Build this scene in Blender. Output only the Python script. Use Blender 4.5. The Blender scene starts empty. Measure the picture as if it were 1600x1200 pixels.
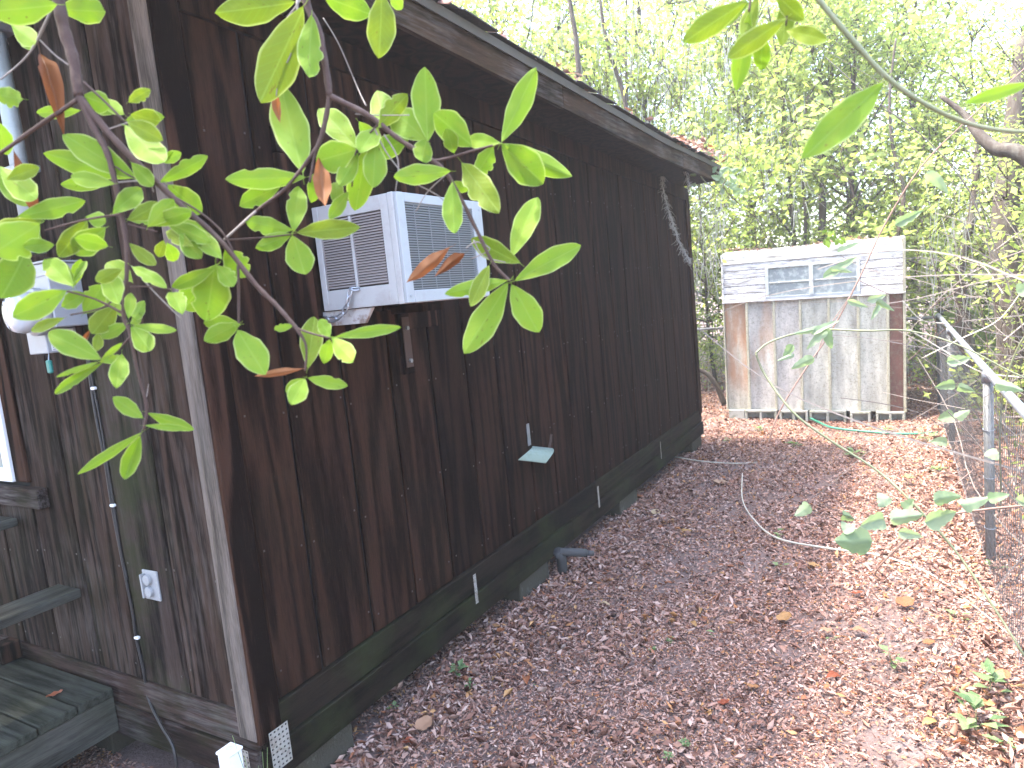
import bpy, bmesh, math, random
import numpy as np
from mathutils import Vector, Matrix, Euler
random.seed(7)
RNG = np.random.default_rng(7)
S = bpy.context.scene
R = math.radians

# ------------------------------------------------------------------ camera
CAM = Vector((2.0743, -1.523, 1.8))
AX_R = Vector((0.86484562, 0.49291987, -0.09524731))
AX_U = Vector((0.02189831, 0.15250237, 0.98806047))
AX_F = Vector((-0.50156008, 0.85660553, -0.12109689))
FPX = 1098.3
cam_data = bpy.data.cameras.new('camera')
cam_data.sensor_width = 36
cam_data.lens = FPX / 1600 * 36
cam_data.clip_start = 0.05
cam_data.clip_end = 800
cam_data.dof.use_dof = True
cam_data.dof.focus_distance = 2.6
cam_data.dof.aperture_fstop = 6.5
cam = bpy.data.objects.new('camera', cam_data)
S.collection.objects.link(cam)
m = Matrix((AX_R, AX_U, -AX_F)).transposed().to_4x4()
m.translation = CAM
cam.matrix_world = m
S.camera = cam

# ------------------------------------------------------------------ world, sun, exposure
SUN_TO = Vector((-0.50, -0.13, 1.22)).normalized()      # direction towards the sun
elev = math.asin(SUN_TO.z)
az = math.atan2(SUN_TO.x, SUN_TO.y)
world = bpy.data.worlds.new('World')
S.world = world
world.use_nodes = True
wn = world.node_tree
sky = wn.nodes.new('ShaderNodeTexSky')
sky.sky_type = 'NISHITA'
sky.sun_disc = False
sky.sun_elevation = elev
sky.sun_rotation = az
sky.air_density = 1.0
sky.dust_density = 3.0
sky.ozone_density = 1.0
bg = wn.nodes['Background']
bg.inputs['Strength'].default_value = 0.15
wn.links.new(sky.outputs['Color'], bg.inputs['Color'])
sun_data = bpy.data.lights.new('sun', 'SUN')
sun_data.energy = 1.7
sun_data.angle = R(4.0)
sun_data.color = (1.0, 0.95, 0.86)
sun = bpy.data.objects.new('sun', sun_data)
sun.rotation_euler = SUN_TO.to_track_quat('Z', 'Y').to_euler()
sun.location = (0, 0, 20)
S.collection.objects.link(sun)
S.render.engine = 'CYCLES'
S.view_settings.view_transform = 'Standard'
S.view_settings.look = 'None'
S.view_settings.gamma = 1
S.view_settings.use_curve_mapping = False
S.view_settings.exposure = 3.55
S.render.resolution_x = 1024
S.render.resolution_y = 768
S.cycles.max_bounces = 8
S.cycles.transmission_bounces = 6

COL = S.collection

# ------------------------------------------------------------------ placing helpers (measured from the photograph)
def ray(px, py):
    return AX_F + AX_R * ((px - 800) / FPX) + AX_U * ((600 - py) / FPX)
def W(px, py, depth):
    return CAM + ray(px, py) * depth
def on(px, py, axis, v):
    d = ray(px, py)
    return CAM + d * ((v - CAM[axis]) / d[axis])

# ------------------------------------------------------------------ object helpers
def tag(o, label=None, cat=None, group=None, kind=None):
    if label: o['label'] = label
    if cat: o['category'] = cat
    if group: o['group'] = group
    if kind: o['kind'] = kind
    return o
def empty(name, loc, label, cat, group=None, rz=0.0):
    o = bpy.data.objects.new(name, None)
    o.location = loc
    o.rotation_euler = (0, 0, rz)
    o.empty_display_size = 0.1
    COL.objects.link(o)
    return tag(o, label, cat, group)
def link(name, me, parent=None, loc=(0, 0, 0), rot=(0, 0, 0), scale=(1, 1, 1), mat=None):
    if mat is not None and not me.materials:
        me.materials.append(mat)
    o = bpy.data.objects.new(name, me)
    o.location = loc
    o.rotation_euler = rot
    o.scale = scale
    if parent is not None: o.parent = parent
    COL.objects.link(o)
    return o
def smooth(me):
    me.polygons.foreach_set('use_smooth', [True] * len(me.polygons))
    return me

class MB:
    """collects geometry for one mesh"""
    def __init__(s): s.v = []; s.f = []
    def box(s, x0, x1, y0, y1, z0, z1):
        b = len(s.v)
        s.v += [(x0,y0,z0),(x1,y0,z0),(x1,y1,z0),(x0,y1,z0),(x0,y0,z1),(x1,y0,z1),(x1,y1,z1),(x0,y1,z1)]
        s.f += [tuple(b+i for i in q) for q in ((0,3,2,1),(4,5,6,7),(0,1,5,4),(1,2,6,5),(2,3,7,6),(3,0,4,7))]
        return s
    def prism(s, pts, d):
        """closed outline pts (3-D, planar) pushed along vector d"""
        b = len(s.v); n = len(pts)
        s.v += [tuple(p) for p in pts] + [tuple(Vector(p) + Vector(d)) for p in pts]
        s.f.append(tuple(range(b, b+n))[::-1]); s.f.append(tuple(range(b+n, b+2*n)))
        for i in range(n):
            j = (i+1) % n
            s.f.append((b+i, b+j, b+n+j, b+n+i))
        return s
    def tube(s, pts, rad, n=8, cap=True):
        pts = [Vector(p) for p in pts]
        if not hasattr(rad, '__len__'): rad = [rad] * len(pts)
        b = len(s.v)
        prev = None
        for i, p in enumerate(pts):
            t = (pts[min(i+1, len(pts)-1)] - pts[max(i-1, 0)])
            if t.length < 1e-9: t = Vector((0,0,1))
            t.normalize()
            if prev is None:
                a = t.orthogonal().normalized()
            else:
                a = (prev - t * prev.dot(t))
                a = a.normalized() if a.length > 1e-6 else t.orthogonal().normalized()
            prev = a
            c = t.cross(a)
            for k in range(n):
                w = 2*math.pi*k/n
                s.v.append(tuple(p + (a*math.cos(w) + c*math.sin(w)) * rad[i]))
        for i in range(len(pts)-1):
            for k in range(n):
                k2 = (k+1) % n
                s.f.append((b+i*n+k, b+i*n+k2, b+(i+1)*n+k2, b+(i+1)*n+k))
        if cap:
            s.f.append(tuple(b+k for k in range(n))[::-1])
            e = b+(len(pts)-1)*n
            s.f.append(tuple(e+k for k in range(n)))
        return s
    def mesh(s, name, bevel=0.0, seg=1):
        me = bpy.data.meshes.new(name)
        me.from_pydata(s.v, [], s.f)
        if bevel > 0:
            bm = bmesh.new(); bm.from_mesh(me)
            bmesh.ops.bevel(bm, geom=[e for e in bm.edges], offset=bevel, segments=seg, profile=0.6, affect='EDGES', clamp_overlap=True)
            bm.to_mesh(me); bm.free()
        me.update()
        return me
    def build(s, name, mat, parent=None, bevel=0.0, loc=(0,0,0), rot=(0,0,0), seg=1):
        return link(name, s.mesh(name, bevel, seg), parent, loc, rot, mat=mat)

def box(name, mat, parent, x0, x1, y0, y1, z0, z1, bevel=0.003):
    """box part whose origin is at its base centre, so object coordinates give each its own grain"""
    cx, cy = (x0+x1)/2, (y0+y1)/2
    return MB().box(x0-cx, x1-cx, y0-cy, y1-cy, 0, z1-z0).build(name, mat, parent, bevel, loc=(cx, cy, z0))

def catmull(pts, rad=None, sub=6):
    P = [Vector(p) for p in pts]
    out = []; ro = []
    for i in range(len(P)-1):
        p0 = P[max(i-1,0)]; p1 = P[i]; p2 = P[i+1]; p3 = P[min(i+2,len(P)-1)]
        for k in range(sub):
            t = k/sub
            out.append(0.5*((2*p1)+(p2-p0)*t+(2*p0-5*p1+4*p2-p3)*t*t+(3*p1-p0-3*p2+p3)*t**3))
            if rad: ro.append(rad[i]*(1-t)+rad[i+1]*t)
    out.append(P[-1])
    if rad: ro.append(rad[-1])
    return (out, ro) if rad else out

def np_mesh(name, verts, faces, mat=None, smooth_=False):
    """verts (n,3) array, faces (m,k) array with k fixed"""
    me = bpy.data.meshes.new(name)
    n = len(verts); mcount, k = faces.shape
    me.vertices.add(n)
    me.vertices.foreach_set('co', verts.astype(np.float32).ravel())
    me.loops.add(mcount*k)
    me.loops.foreach_set('vertex_index', faces.astype(np.int32).ravel())
    me.polygons.add(mcount)
    me.polygons.foreach_set('loop_start', np.arange(0, mcount*k, k, dtype=np.int32))
    me.polygons.foreach_set('loop_total', np.full(mcount, k, dtype=np.int32))
    me.update(calc_edges=True)
    if smooth_: smooth(me)
    if mat: me.materials.append(mat)
    return me

def leaf_cloud(name, pos, length, width, mat, tilt=None, curl=0.15, quad=False, dirs=None, rng=RNG):
    """many small leaves as one mesh. tilt None: any orientation, else spread of the normals about +Z"""
    n = len(pos)
    if tilt is None:
        nz = rng.normal(size=(n,3)); nz[:,2] = np.abs(nz[:,2]) + 0.3
    else:
        nz = rng.normal(size=(n,3)) * tilt; nz[:,2] = 1
    nz /= np.linalg.norm(nz, axis=1, keepdims=True)
    d = rng.normal(size=(n,3)) if dirs is None else dirs + rng.normal(size=(n,3))*0.35
    d -= nz * (d*nz).sum(1, keepdims=True)
    d /= np.linalg.norm(d, axis=1, keepdims=True) + 1e-9
    s = np.cross(nz, d)
    L = (length*rng.uniform(0.55, 1.35, n))[:,None]; Wd = (width*rng.uniform(0.6, 1.3, n))[:,None]
    cu = (rng.normal(size=n)*curl)[:,None]*L
    if quad:
        v = np.stack([pos - d*L/2, pos + s*Wd/2 - nz*cu*.5, pos + d*L/2, pos - s*Wd/2 - nz*cu*.5], 1).reshape(-1,3)
        f = np.arange(n)[:,None]*4 + np.array([[0,1,2,3]])
        # two triangles folded along the midrib
        f = (np.arange(n)[:,None,None]*4 + np.array([[[0,1,2],[0,2,3]]])).reshape(-1,3)
    else:
        v = np.stack([pos - d*L/2, pos + s*Wd/2 + nz*cu*.6 + d*L*.05, pos + d*L/2 + nz*cu*.4,
                      pos - s*Wd/2 + nz*cu*.6 + d*L*.05, pos + nz*cu*-.3], 1).reshape(-1,3)
        f = (np.arange(n)[:,None,None]*5 + np.array([[[0,1,4],[1,2,4],[2,3,4],[3,0,4]]])).reshape(-1,3)
    return np_mesh(name, v, f, mat)

# ------------------------------------------------------------------ materials
def nodes(name):
    mt = bpy.data.materials.new(name); mt.use_nodes = True
    nt = mt.node_tree; b = nt.nodes['Principled BSDF']
    return mt, nt, b
def N(nt, t, **kw):
    n = nt.nodes.new(t)
    for k, v in kw.items():
        if k.startswith('i_'):
            key = k[2:]
            n.inputs[int(key) if key.isdigit() else key.replace('_', ' ')].default_value = v
        else: setattr(n, k, v)
    return n
def ramp(nt, fac, stops, interp='LINEAR'):
    n = nt.nodes.new('ShaderNodeValToRGB')
    n.color_ramp.interpolation = interp
    el = n.color_ramp.elements
    el[0].position = stops[0][0]; el[0].color = (*stops[0][1], 1)
    el[1].position = stops[1][0]; el[1].color = (*stops[1][1], 1)
    for p, c in stops[2:]:
        e = el.new(p); e.color = (*c, 1)
    nt.links.new(fac, n.inputs[0])
    return n.outputs[0]
def mix(nt, fac, a, b, mode='MIX'):
    n = nt.nodes.new('ShaderNodeMix'); n.data_type = 'RGBA'; n.blend_type = mode
    for sock, v in ((n.inputs[0], fac), (n.inputs[6], a), (n.inputs[7], b)):
        if isinstance(v, (int, float)): sock.default_value = v
        elif isinstance(v, tuple): sock.default_value = (*v, 1)
        else: nt.links.new(v, sock)
    return n.outputs[2]
def coords(nt, scale, rnd=30.0, obj=True):
    tc = N(nt, 'ShaderNodeTexCoord'); oi = N(nt, 'ShaderNodeObjectInfo')
    mul = N(nt, 'ShaderNodeMath', operation='MULTIPLY'); mul.inputs[1].default_value = rnd
    nt.links.new(oi.outputs['Random'], mul.inputs[0])
    add = N(nt, 'ShaderNodeVectorMath', operation='ADD')
    nt.links.new(tc.outputs['Object'], add.inputs[0]); nt.links.new(mul.outputs[0], add.inputs[1])
    mp = N(nt, 'ShaderNodeMapping'); mp.inputs['Scale'].default_value = scale
    nt.links.new(add.outputs[0], mp.inputs[0])
    return mp.outputs[0], add.outputs[0], oi.outputs['Random'], tc
def noise(nt, vec, scale, detail=4, rough=0.55, dist=0.0):
    n = N(nt, 'ShaderNodeTexNoise'); n.inputs['Scale'].default_value = scale
    n.inputs['Detail'].default_value = detail; n.inputs['Roughness'].default_value = rough
    n.inputs['Distortion'].default_value = dist
    nt.links.new(vec, n.inputs['Vector'])
    return n.outputs['Fac']
def bump(nt, b, h, strength=0.3, dist=0.01):
    n = N(nt, 'ShaderNodeBump'); n.inputs['Strength'].default_value = strength; n.inputs['Distance'].default_value = dist
    nt.links.new(h, n.inputs['Height']); nt.links.new(n.outputs[0], b.inputs['Normal'])

def wood(name, dark, light, axis='z', cathedral=0.5, moss=0.0, pale=0.0, rough=0.85, pale_col=(.30,.27,.26), spec=0.05):
    mt, nt, b = nodes(name)
    sc = {'z': (1,1,0.08), 'y': (1,0.07,1), 'x': (0.07,1,1)}[axis]
    v, raw, rnd, tc = coords(nt, sc)
    fine = noise(nt, v, 190, 5, 0.65)
    mid = noise(nt, v, 34, 4, 0.6, 0.6)
    wv = N(nt, 'ShaderNodeTexNoise'); wv.inputs['Scale'].default_value = 7.5; wv.inputs['Detail'].default_value = 1.5
    nt.links.new(v, wv.inputs['Vector'])
    # growth rings: contour lines of a slow stretched noise
    mm = N(nt, 'ShaderNodeMath', operation='MULTIPLY'); mm.inputs[1].default_value = 34
    nt.links.new(wv.outputs['Fac'], mm.inputs[0])
    sn = N(nt, 'ShaderNodeMath', operation='SINE'); nt.links.new(mm.outputs[0], sn.inputs[0])
    rg = N(nt, 'ShaderNodeMapRange'); rg.inputs[1].default_value = -1; rg.inputs[2].default_value = 1
    nt.links.new(sn.outputs[0], rg.inputs[0])
    g = mix(nt, cathedral, mid, rg.outputs[0])
    g2 = mix(nt, 0.5, g, fine)
    bc = ramp(nt, g2, [(0.36, dark), (0.64, light)])
    # per-board tone
    hv = N(nt, 'ShaderNodeHueSaturation')
    mr = N(nt, 'ShaderNodeMapRange'); mr.inputs[3].default_value = 0.72; mr.inputs[4].default_value = 1.35
    nt.links.new(rnd, mr.inputs[0]); nt.links.new(mr.outputs[0], hv.inputs['Value'])
    nt.links.new(bc, hv.inputs['Color'])
    c = hv.outputs[0]
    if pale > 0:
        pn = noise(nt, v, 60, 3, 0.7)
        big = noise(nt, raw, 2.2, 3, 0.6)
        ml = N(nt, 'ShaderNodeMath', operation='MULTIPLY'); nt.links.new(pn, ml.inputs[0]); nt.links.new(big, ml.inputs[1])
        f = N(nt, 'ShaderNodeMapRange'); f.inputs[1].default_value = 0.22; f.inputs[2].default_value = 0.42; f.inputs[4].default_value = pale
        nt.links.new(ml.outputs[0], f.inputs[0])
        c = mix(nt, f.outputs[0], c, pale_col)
    if moss > 0:
        mn = noise(nt, raw, 3.1, 5, 0.65)
        f = N(nt, 'ShaderNodeMapRange'); f.inputs[1].default_value = 0.46; f.inputs[2].default_value = 0.68; f.inputs[4].default_value = moss
        nt.links.new(mn, f.inputs[0])
        c = mix(nt, f.outputs[0], c, (0.022, 0.026, 0.010))
    # pale specks of dust and spider web
    sp = noise(nt, raw, 140, 2, 0.5)
    f = N(nt, 'ShaderNodeMapRange'); f.inputs[1].default_value = 0.74; f.inputs[2].default_value = 0.80; f.inputs[4].default_value = 0.5
    nt.links.new(sp, f.inputs[0])
    c = mix(nt, f.outputs[0], c, (0.10, 0.085, 0.07))
    nt.links.new(c, b.inputs['Base Color'])
    b.inputs['Roughness'].default_value = rough
    b.inputs['Specular IOR Level'].default_value = spec
    bump(nt, b, g2, 0.45, 0.006)
    return mt

def plain(name, col, rough=0.5, metal=0.0, spot=None, spot_scale=18, spot_lo=0.5, spot_hi=0.7, amt=0.8, bumps=0.0, var=0.0, streak=None):
    mt, nt, b = nodes(name)
    v, raw, rnd, tc = coords(nt, streak or (1,1,1))
    c = None
    if spot:
        n1 = noise(nt, v, spot_scale, 6, 0.68)
        f = N(nt, 'ShaderNodeMapRange'); f.inputs[1].default_value = spot_lo; f.inputs[2].default_value = spot_hi; f.inputs[4].default_value = amt
        nt.links.new(n1, f.inputs[0])
        c = mix(nt, f.outputs[0], col, spot)
    if var > 0:
        hv = N(nt, 'ShaderNodeHueSaturation')
        mr = N(nt, 'ShaderNodeMapRange'); mr.inputs[3].default_value = 1-var; mr.inputs[4].default_value = 1+var
        nt.links.new(rnd, mr.inputs[0]); nt.links.new(mr.outputs[0], hv.inputs['Value'])
        if c is None: hv.inputs['Color'].default_value = (*col, 1)
        else: nt.links.new(c, hv.inputs['Color'])
        c = hv.outputs[0]
    if c is None: b.inputs['Base Color'].default_value = (*col, 1)
    else: nt.links.new(c, b.inputs['Base Color'])
    b.inputs['Roughness'].default_value = rough
    b.inputs['Metallic'].default_value = metal
    if bumps > 0:
        bump(nt, b, noise(nt, raw, 90, 4, 0.6), bumps, 0.004)
    return mt

def foliage(name, stops, trans=0.5, rough=0.5, island=True, tcol=(1.5,1.6,0.6), veins=False):
    """leaf: reflects and lets light through; the tone changes from leaf to leaf"""
    mt, nt, b = nodes(name)
    if island:
        src = N(nt, 'ShaderNodeNewGeometry').outputs['Random Per Island']
    else:
        src = N(nt, 'ShaderNodeObjectInfo').outputs['Random']
    c = ramp(nt, src, stops)
    if veins:
        tc = N(nt, 'ShaderNodeTexCoord')
        sep = N(nt, 'ShaderNodeSeparateXYZ'); nt.links.new(tc.outputs['Object'], sep.inputs[0])
        ab = N(nt, 'ShaderNodeMath', operation='ABSOLUTE'); nt.links.new(sep.outputs[1], ab.inputs[0])
        f = N(nt, 'ShaderNodeMapRange'); f.inputs[1].default_value = 0.012; f.inputs[2].default_value = 0.03; f.inputs[3].default_value = 0.28; f.inputs[4].default_value = 0
        nt.links.new(ab.outputs[0], f.inputs[0])
        c = mix(nt, f.outputs[0], c, (0.24, 0.34, 0.09))
        # side veins
        m1 = N(nt, 'ShaderNodeMath', operation='MULTIPLY_ADD'); m1.inputs[1].default_value = -0.45
        nt.links.new(ab.outputs[0], m1.inputs[0]); nt.links.new(sep.outputs[0], m1.inputs[2])
        m2 = N(nt, 'ShaderNodeMath', operation='MULTIPLY'); m2.inputs[1].default_value = 62
        nt.links.new(m1.outputs[0], m2.inputs[0])
        s2 = N(nt, 'ShaderNodeMath', operation='SINE'); nt.links.new(m2.outputs[0], s2.inputs[0])
        f2 = N(nt, 'ShaderNodeMapRange'); f2.inputs[1].default_value = 0.86; f2.inputs[2].default_value = 1.0; f2.inputs[4].default_value = 0.30
        nt.links.new(s2.outputs[0], f2.inputs[0])
        c = mix(nt, f2.outputs[0], c, (0.15, 0.25, 0.04))
        v, raw, rnd, _ = coords(nt, (1,1,1))
        sp = noise(nt, raw, 9, 4, 0.6)
        f3 = N(nt, 'ShaderNodeMapRange'); f3.inputs[1].default_value = 0.65; f3.inputs[2].default_value = 0.70; f3.inputs[4].default_value = 0.75
        nt.links.new(sp, f3.inputs[0])
        c = mix(nt, f3.outputs[0], c, (0.10, 0.055, 0.02))
        blot = noise(nt, raw, 2.5, 2, 0.5)
        f4 = N(nt, 'ShaderNodeMapRange'); f4.inputs[1].default_value = 0.45; f4.inputs[2].default_value = 0.7; f4.inputs[4].default_value = 0.35
        nt.links.new(blot, f4.inputs[0])
        c = mix(nt, f4.outputs[0], c, (0.22, 0.27, 0.03))
        # pale rim at the edge comes from the mesh attribute
        at = N(nt, 'ShaderNodeAttribute'); at.attribute_name = 'rim'
        f5 = N(nt, 'ShaderNodeMapRange'); f5.inputs[1].default_value = 0.86; f5.inputs[2].default_value = 1.0; f5.inputs[4].default_value = 0.7
        nt.links.new(at.outputs['Fac'], f5.inputs[0])
        c = mix(nt, f5.outputs[0], c, (0.42, 0.46, 0.22))
        bump(nt, b, s2.outputs[0], 0.04, 0.01)
    nt.links.new(c, b.inputs['Base Color'])
    b.inputs['Roughness'].default_value = rough
    b.inputs['Specular IOR Level'].default_value = 0.14
    tr = N(nt, 'ShaderNodeBsdfTranslucent')
    tm = N(nt, 'ShaderNodeVectorMath', operation='MULTIPLY'); tm.inputs[1].default_value = tcol
    nt.links.new(c, tm.inputs[0]); nt.links.new(tm.outputs[0], tr.inputs['Color'])
    ms = N(nt, 'ShaderNodeMixShader'); ms.inputs[0].default_value = trans
    out = nt.nodes['Material Output']
    nt.links.new(b.outputs[0], ms.inputs[1]); nt.links.new(tr.outputs[0], ms.inputs[2])
    nt.links.new(ms.outputs[0], out.inputs['Surface'])
    return mt

M = {}
M['plank_dark'] = wood('dark_stained_plank', (.0048,.0020,.0012), (.0255,.0115,.0070), cathedral=.45, moss=.06)
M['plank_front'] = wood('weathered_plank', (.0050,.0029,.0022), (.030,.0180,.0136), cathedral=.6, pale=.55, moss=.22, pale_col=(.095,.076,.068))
M['trim_red'] = wood('reddish_trim', (.0050,.0022,.0014), (.036,.017,.011), cathedral=.75)
M['plank_mossy'] = wood('mossy_plank', (.0050,.0034,.0030), (.031,.021,.018), cathedral=.45, pale=.4, moss=.9, pale_col=(.095,.080,.070))
M['trim_pale'] = wood('pale_corner_trim', (.050,.040,.034), (.155,.125,.108), cathedral=.35, moss=.2, pale=.4, pale_col=(.16,.14,.13))
M['beam_y'] = wood('skirt_beam_side', (.0050,.0034,.0024), (.021,.0145,.0100), axis='y', cathedral=.3, moss=.75)
M['beam_x'] = wood('skirt_beam_front', (.010,.006,.0055), (.042,.025,.021), axis='x', cathedral=.3, moss=.6, pale=.25)
M['fascia'] = wood('fascia_wood', (.010,.0055,.003), (.046,.026,.014), axis='y', cathedral=.4, moss=.3, pale=.2)
M['deck'] = wood('deck_board', (.009,.0095,.0075), (.040,.042,.034), axis='x', cathedral=.4, moss=.4, pale=.45, pale_col=(.075,.074,.062))
M['deck_y'] = wood('deck_edge_board', (.012,.012,.010), (.055,.052,.044), axis='y', cathedral=.4, moss=.5, pale=.5, pale_col=(.09,.09,.08))
M['dark'] = plain('dark_sheathing', (.003,.0025,.002), .9)
M['drip'] = plain('drip_edge_metal', (.048,.040,.026), .8, 0.0, (.06,.045,.03), 22, .48, .66, .7)
M['shingle'] = plain('roof_shingle', (.035,.034,.036), .95, 0, (.10,.09,.08), 60, .5, .7, .6, bumps=.6, var=.3)
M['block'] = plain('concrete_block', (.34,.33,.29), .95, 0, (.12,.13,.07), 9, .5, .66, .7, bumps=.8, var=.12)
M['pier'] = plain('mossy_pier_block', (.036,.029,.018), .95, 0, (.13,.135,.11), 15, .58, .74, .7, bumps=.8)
M['galv'] = plain('galvanised_steel', (.27,.29,.34), .42, 0.6, (.24,.22,.20), 30, .5, .7, .6)
M['galv_dark'] = plain('weathered_galvanised', (.19,.195,.20), .6, 0.5, (.13,.12,.10), 22, .45, .65, .7)
M['wire'] = plain('fence_wire', (.105,.105,.115), .55, 0.4)
M['ac_white'] = plain('ac_white_paint', (.35,.345,.35), .42, 0, (.20,.175,.16), 6, .50, .68, .5)
M['ac_grey'] = plain('ac_grey_frame', (.29,.31,.335), .45, 0.1, (.25,.24,.24), 12, .55, .7, .5)
M['ac_in'] = plain('louvre_inside', (.035,.026,.024), .9)
M['slat'] = plain('louvre_slat', (.30,.255,.25), .55)
M['chain'] = plain('chain_steel', (.36,.38,.42), .38, 0.8)
M['white_pl'] = plain('white_plastic', (.66,.66,.68), .4)
M['outlet'] = plain('grey_outlet', (.27,.27,.28), .5, 0, (.18,.17,.15), 40, .52, .7, .6)
M['meter'] = plain('meter_grey', (.30,.31,.34), .45, 0.2, (.28,.27,.26), 14, .5, .7, .4)
M['cable'] = plain('cable_black', (.016,.014,.015), .5)
M['pipe_dark'] = plain('grey_plastic_pipe', (.045,.042,.042), .85)
M['flap'] = plain('green_flap', (.165,.21,.175), .55, 0, (.10,.12,.08), 26, .5, .7, .6)
M['rust'] = plain('rusty_metal', (.055,.030,.022), .85, .2, (.05,.03,.02), 30)
M['conduit'] = plain('grey_conduit', (.34,.40,.43), .5, 0.2, (.2,.2,.19), 16, .5, .7, .4)
M['hose'] = plain('green_hose', (.02,.14,.085), .45)
M['cyan'] = plain('green_tag', (.01,.16,.14), .4)
M['bark'] = plain('bark', (.050,.036,.028), .95, 0, (.12,.11,.09), 14, .48, .66, .7, bumps=1.0, streak=(1,1,.25))
M['twig'] = plain('twig_bark', (.046,.022,.016), .8, 0, (.10,.065,.050), 40, .5, .7, .5, bumps=.4)
M['twig_grey'] = plain('grey_twig', (.17,.14,.125), .8, 0, (.30,.28,.26), 50, .5, .7, .5)
M['twig_green'] = plain('green_stem', (.15,.16,.085), .6, 0, (.22,.21,.15), 30, .5, .7, .6)
M['cane_red'] = plain('reddish_cane', (.17,.10,.075), .65)
M['cane_white'] = plain('bleached_cane', (.42,.38,.31), .75)
M['moss'] = plain('spanish_moss', (.27,.25,.22), .95)
LEAF = foliage('bay_leaf', [(0,(.125,.205,.020)), (.35,(.150,.240,.026)), (.7,(.170,.265,.032)), (1,(.14,.225,.022))], trans=.40, rough=.62, island=False, tcol=(.95,1.1,.45), veins=True)
LEAF_D = foliage('old_bay_leaf', [(0,(.115,.165,.016)), (1,(.14,.185,.020))], trans=.40, rough=.6, island=False, tcol=(1.05,1.15,.45), veins=True)
BROWN = foliage('dead_leaf', [(0,(.13,.050,.022)), (1,(.21,.095,.045))], trans=.3, rough=.6, island=False, tcol=(1.5,1.1,.7))
VINEL = foliage('vine_leaf', [(0,(.16,.22,.13)), (1,(.24,.29,.20))], trans=.4, rough=.5, island=False, tcol=(1.5,1.6,.9))
HERB = foliage('herb_leaf', [(0,(.10,.16,.07)), (1,(.19,.25,.12))], trans=.35)
CROWN = foliage('tree_leaf', [(0,(.09,.12,.04)), (.3,(.165,.21,.07)), (.62,(.23,.285,.10)), (.94,(.28,.34,.11)), (1,(.40,.38,.07))], trans=.55, rough=.5, tcol=(1.7,1.7,1.2))
CROWN_D = foliage('shade_tree_leaf', [(0,(.085,.11,.045)), (.5,(.145,.18,.07)), (1,(.23,.27,.10))], trans=.45, rough=.5, tcol=(1.6,1.6,.8))
LITTER = foliage('leaf_litter', [(0,(.055,.026,.020)), (.18,(.165,.078,.056)), (.40,(.28,.150,.112)), (.60,(.38,.235,.185)), (.82,(.47,.335,.280)), (.93,(.26,.095,.045)), (1,(.48,.27,.12))], trans=.12, rough=.6, tcol=(1,1,1))
DRY = foliage('fallen_leaf', [(0,(.20,.050,.026)), (.3,(.28,.13,.06)), (.6,(.32,.20,.08)), (.8,(.40,.31,.22)), (1,(.25,.09,.04))], trans=.2, rough=.6, island=False, tcol=(1.2,1.1,.9))

# ground: dark humus and crumbled leaf between the leaves
gm, nt, b = nodes('forest_floor')
v, raw, rnd, tc = coords(nt, (1,1,1), 0)
a1 = noise(nt, raw, 55, 6, .75); a2 = noise(nt, raw, 1.1, 3, .6); a3 = noise(nt, raw, 190, 3, .7)
c1 = ramp(nt, a1, [(.30,(.045,.025,.020)), (.50,(.14,.085,.070)), (.66,(.27,.18,.155))])
c2 = mix(nt, a3, c1, (.15,.105,.095), 'MIX')
f = N(nt, 'ShaderNodeMapRange'); f.inputs[1].default_value = .56; f.inputs[2].default_value = .68; f.inputs[4].default_value = .45
nt.links.new(a2, f.inputs[0])
c3 = mix(nt, f.outputs[0], c2, (.22,.17,.16))
nt.links.new(c3, b.inputs['Base Color']); b.inputs['Roughness'].default_value = .95
bump(nt, b, a1, .8, .02)
M['ground'] = gm

# ------------------------------------------------------------------ ground
bm = bmesh.new()
xs = list(np.linspace(-200,-6,6)) + list(np.arange(-5,9.1,.25)) + list(np.linspace(11,200,6))
ys = list(np.linspace(-200,-4,6)) + list(np.arange(-3,13.1,.25)) + list(np.linspace(15,200,6))
def gz(x, y):
    if x < 0.15 and -0.1 < y < 6.2: return 0.0
    k = min(1, max(0, (x-0.15)/0.8))
    return k*(0.022*math.sin(x*2.3+1.1*y) + 0.018*math.sin(1.7*y-x*1.3))
grid = [[bm.verts.new((x, y, gz(x, y) if (-5<=x<=9 and -3<=y<=13) else 0)) for x in xs] for y in ys]
for j in range(len(ys)-1):
    for i in range(len(xs)-1):
        bm.faces.new((grid[j][i], grid[j][i+1], grid[j+1][i+1], grid[j+1][i]))
me = bpy.data.meshes.new('ground'); bm.to_mesh(me); bm.free(); smooth(me)
g = link('ground', me, mat=M['ground']); tag(g, kind='structure')

# ------------------------------------------------------------------ the cabin
cabin = empty('cabin', (0,0,0), 'dark stained plank cabin raised on mossy blocks with a sagging roof edge', 'cabin')
LEN, Z1, Z2, Z3 = 6.0, .415, .275, .139
SAG = -0.0345
def ztop(y): return 3.0 + SAG*y
# sheathing behind the planks (also keeps the inside dark)
MB().box(-.05,-.018,.018,LEN,.16,2.98).box(-4,-.018,.018,.05,.16,2.98).box(-4,-3.96,.05,LEN,.16,2.98).box(-3.96,-.05,LEN-.03,LEN,.16,2.98).box(-3.96,-.05,.05,LEN-.03,.16,.2).build('sheathing', M['dark'], cabin)
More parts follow.
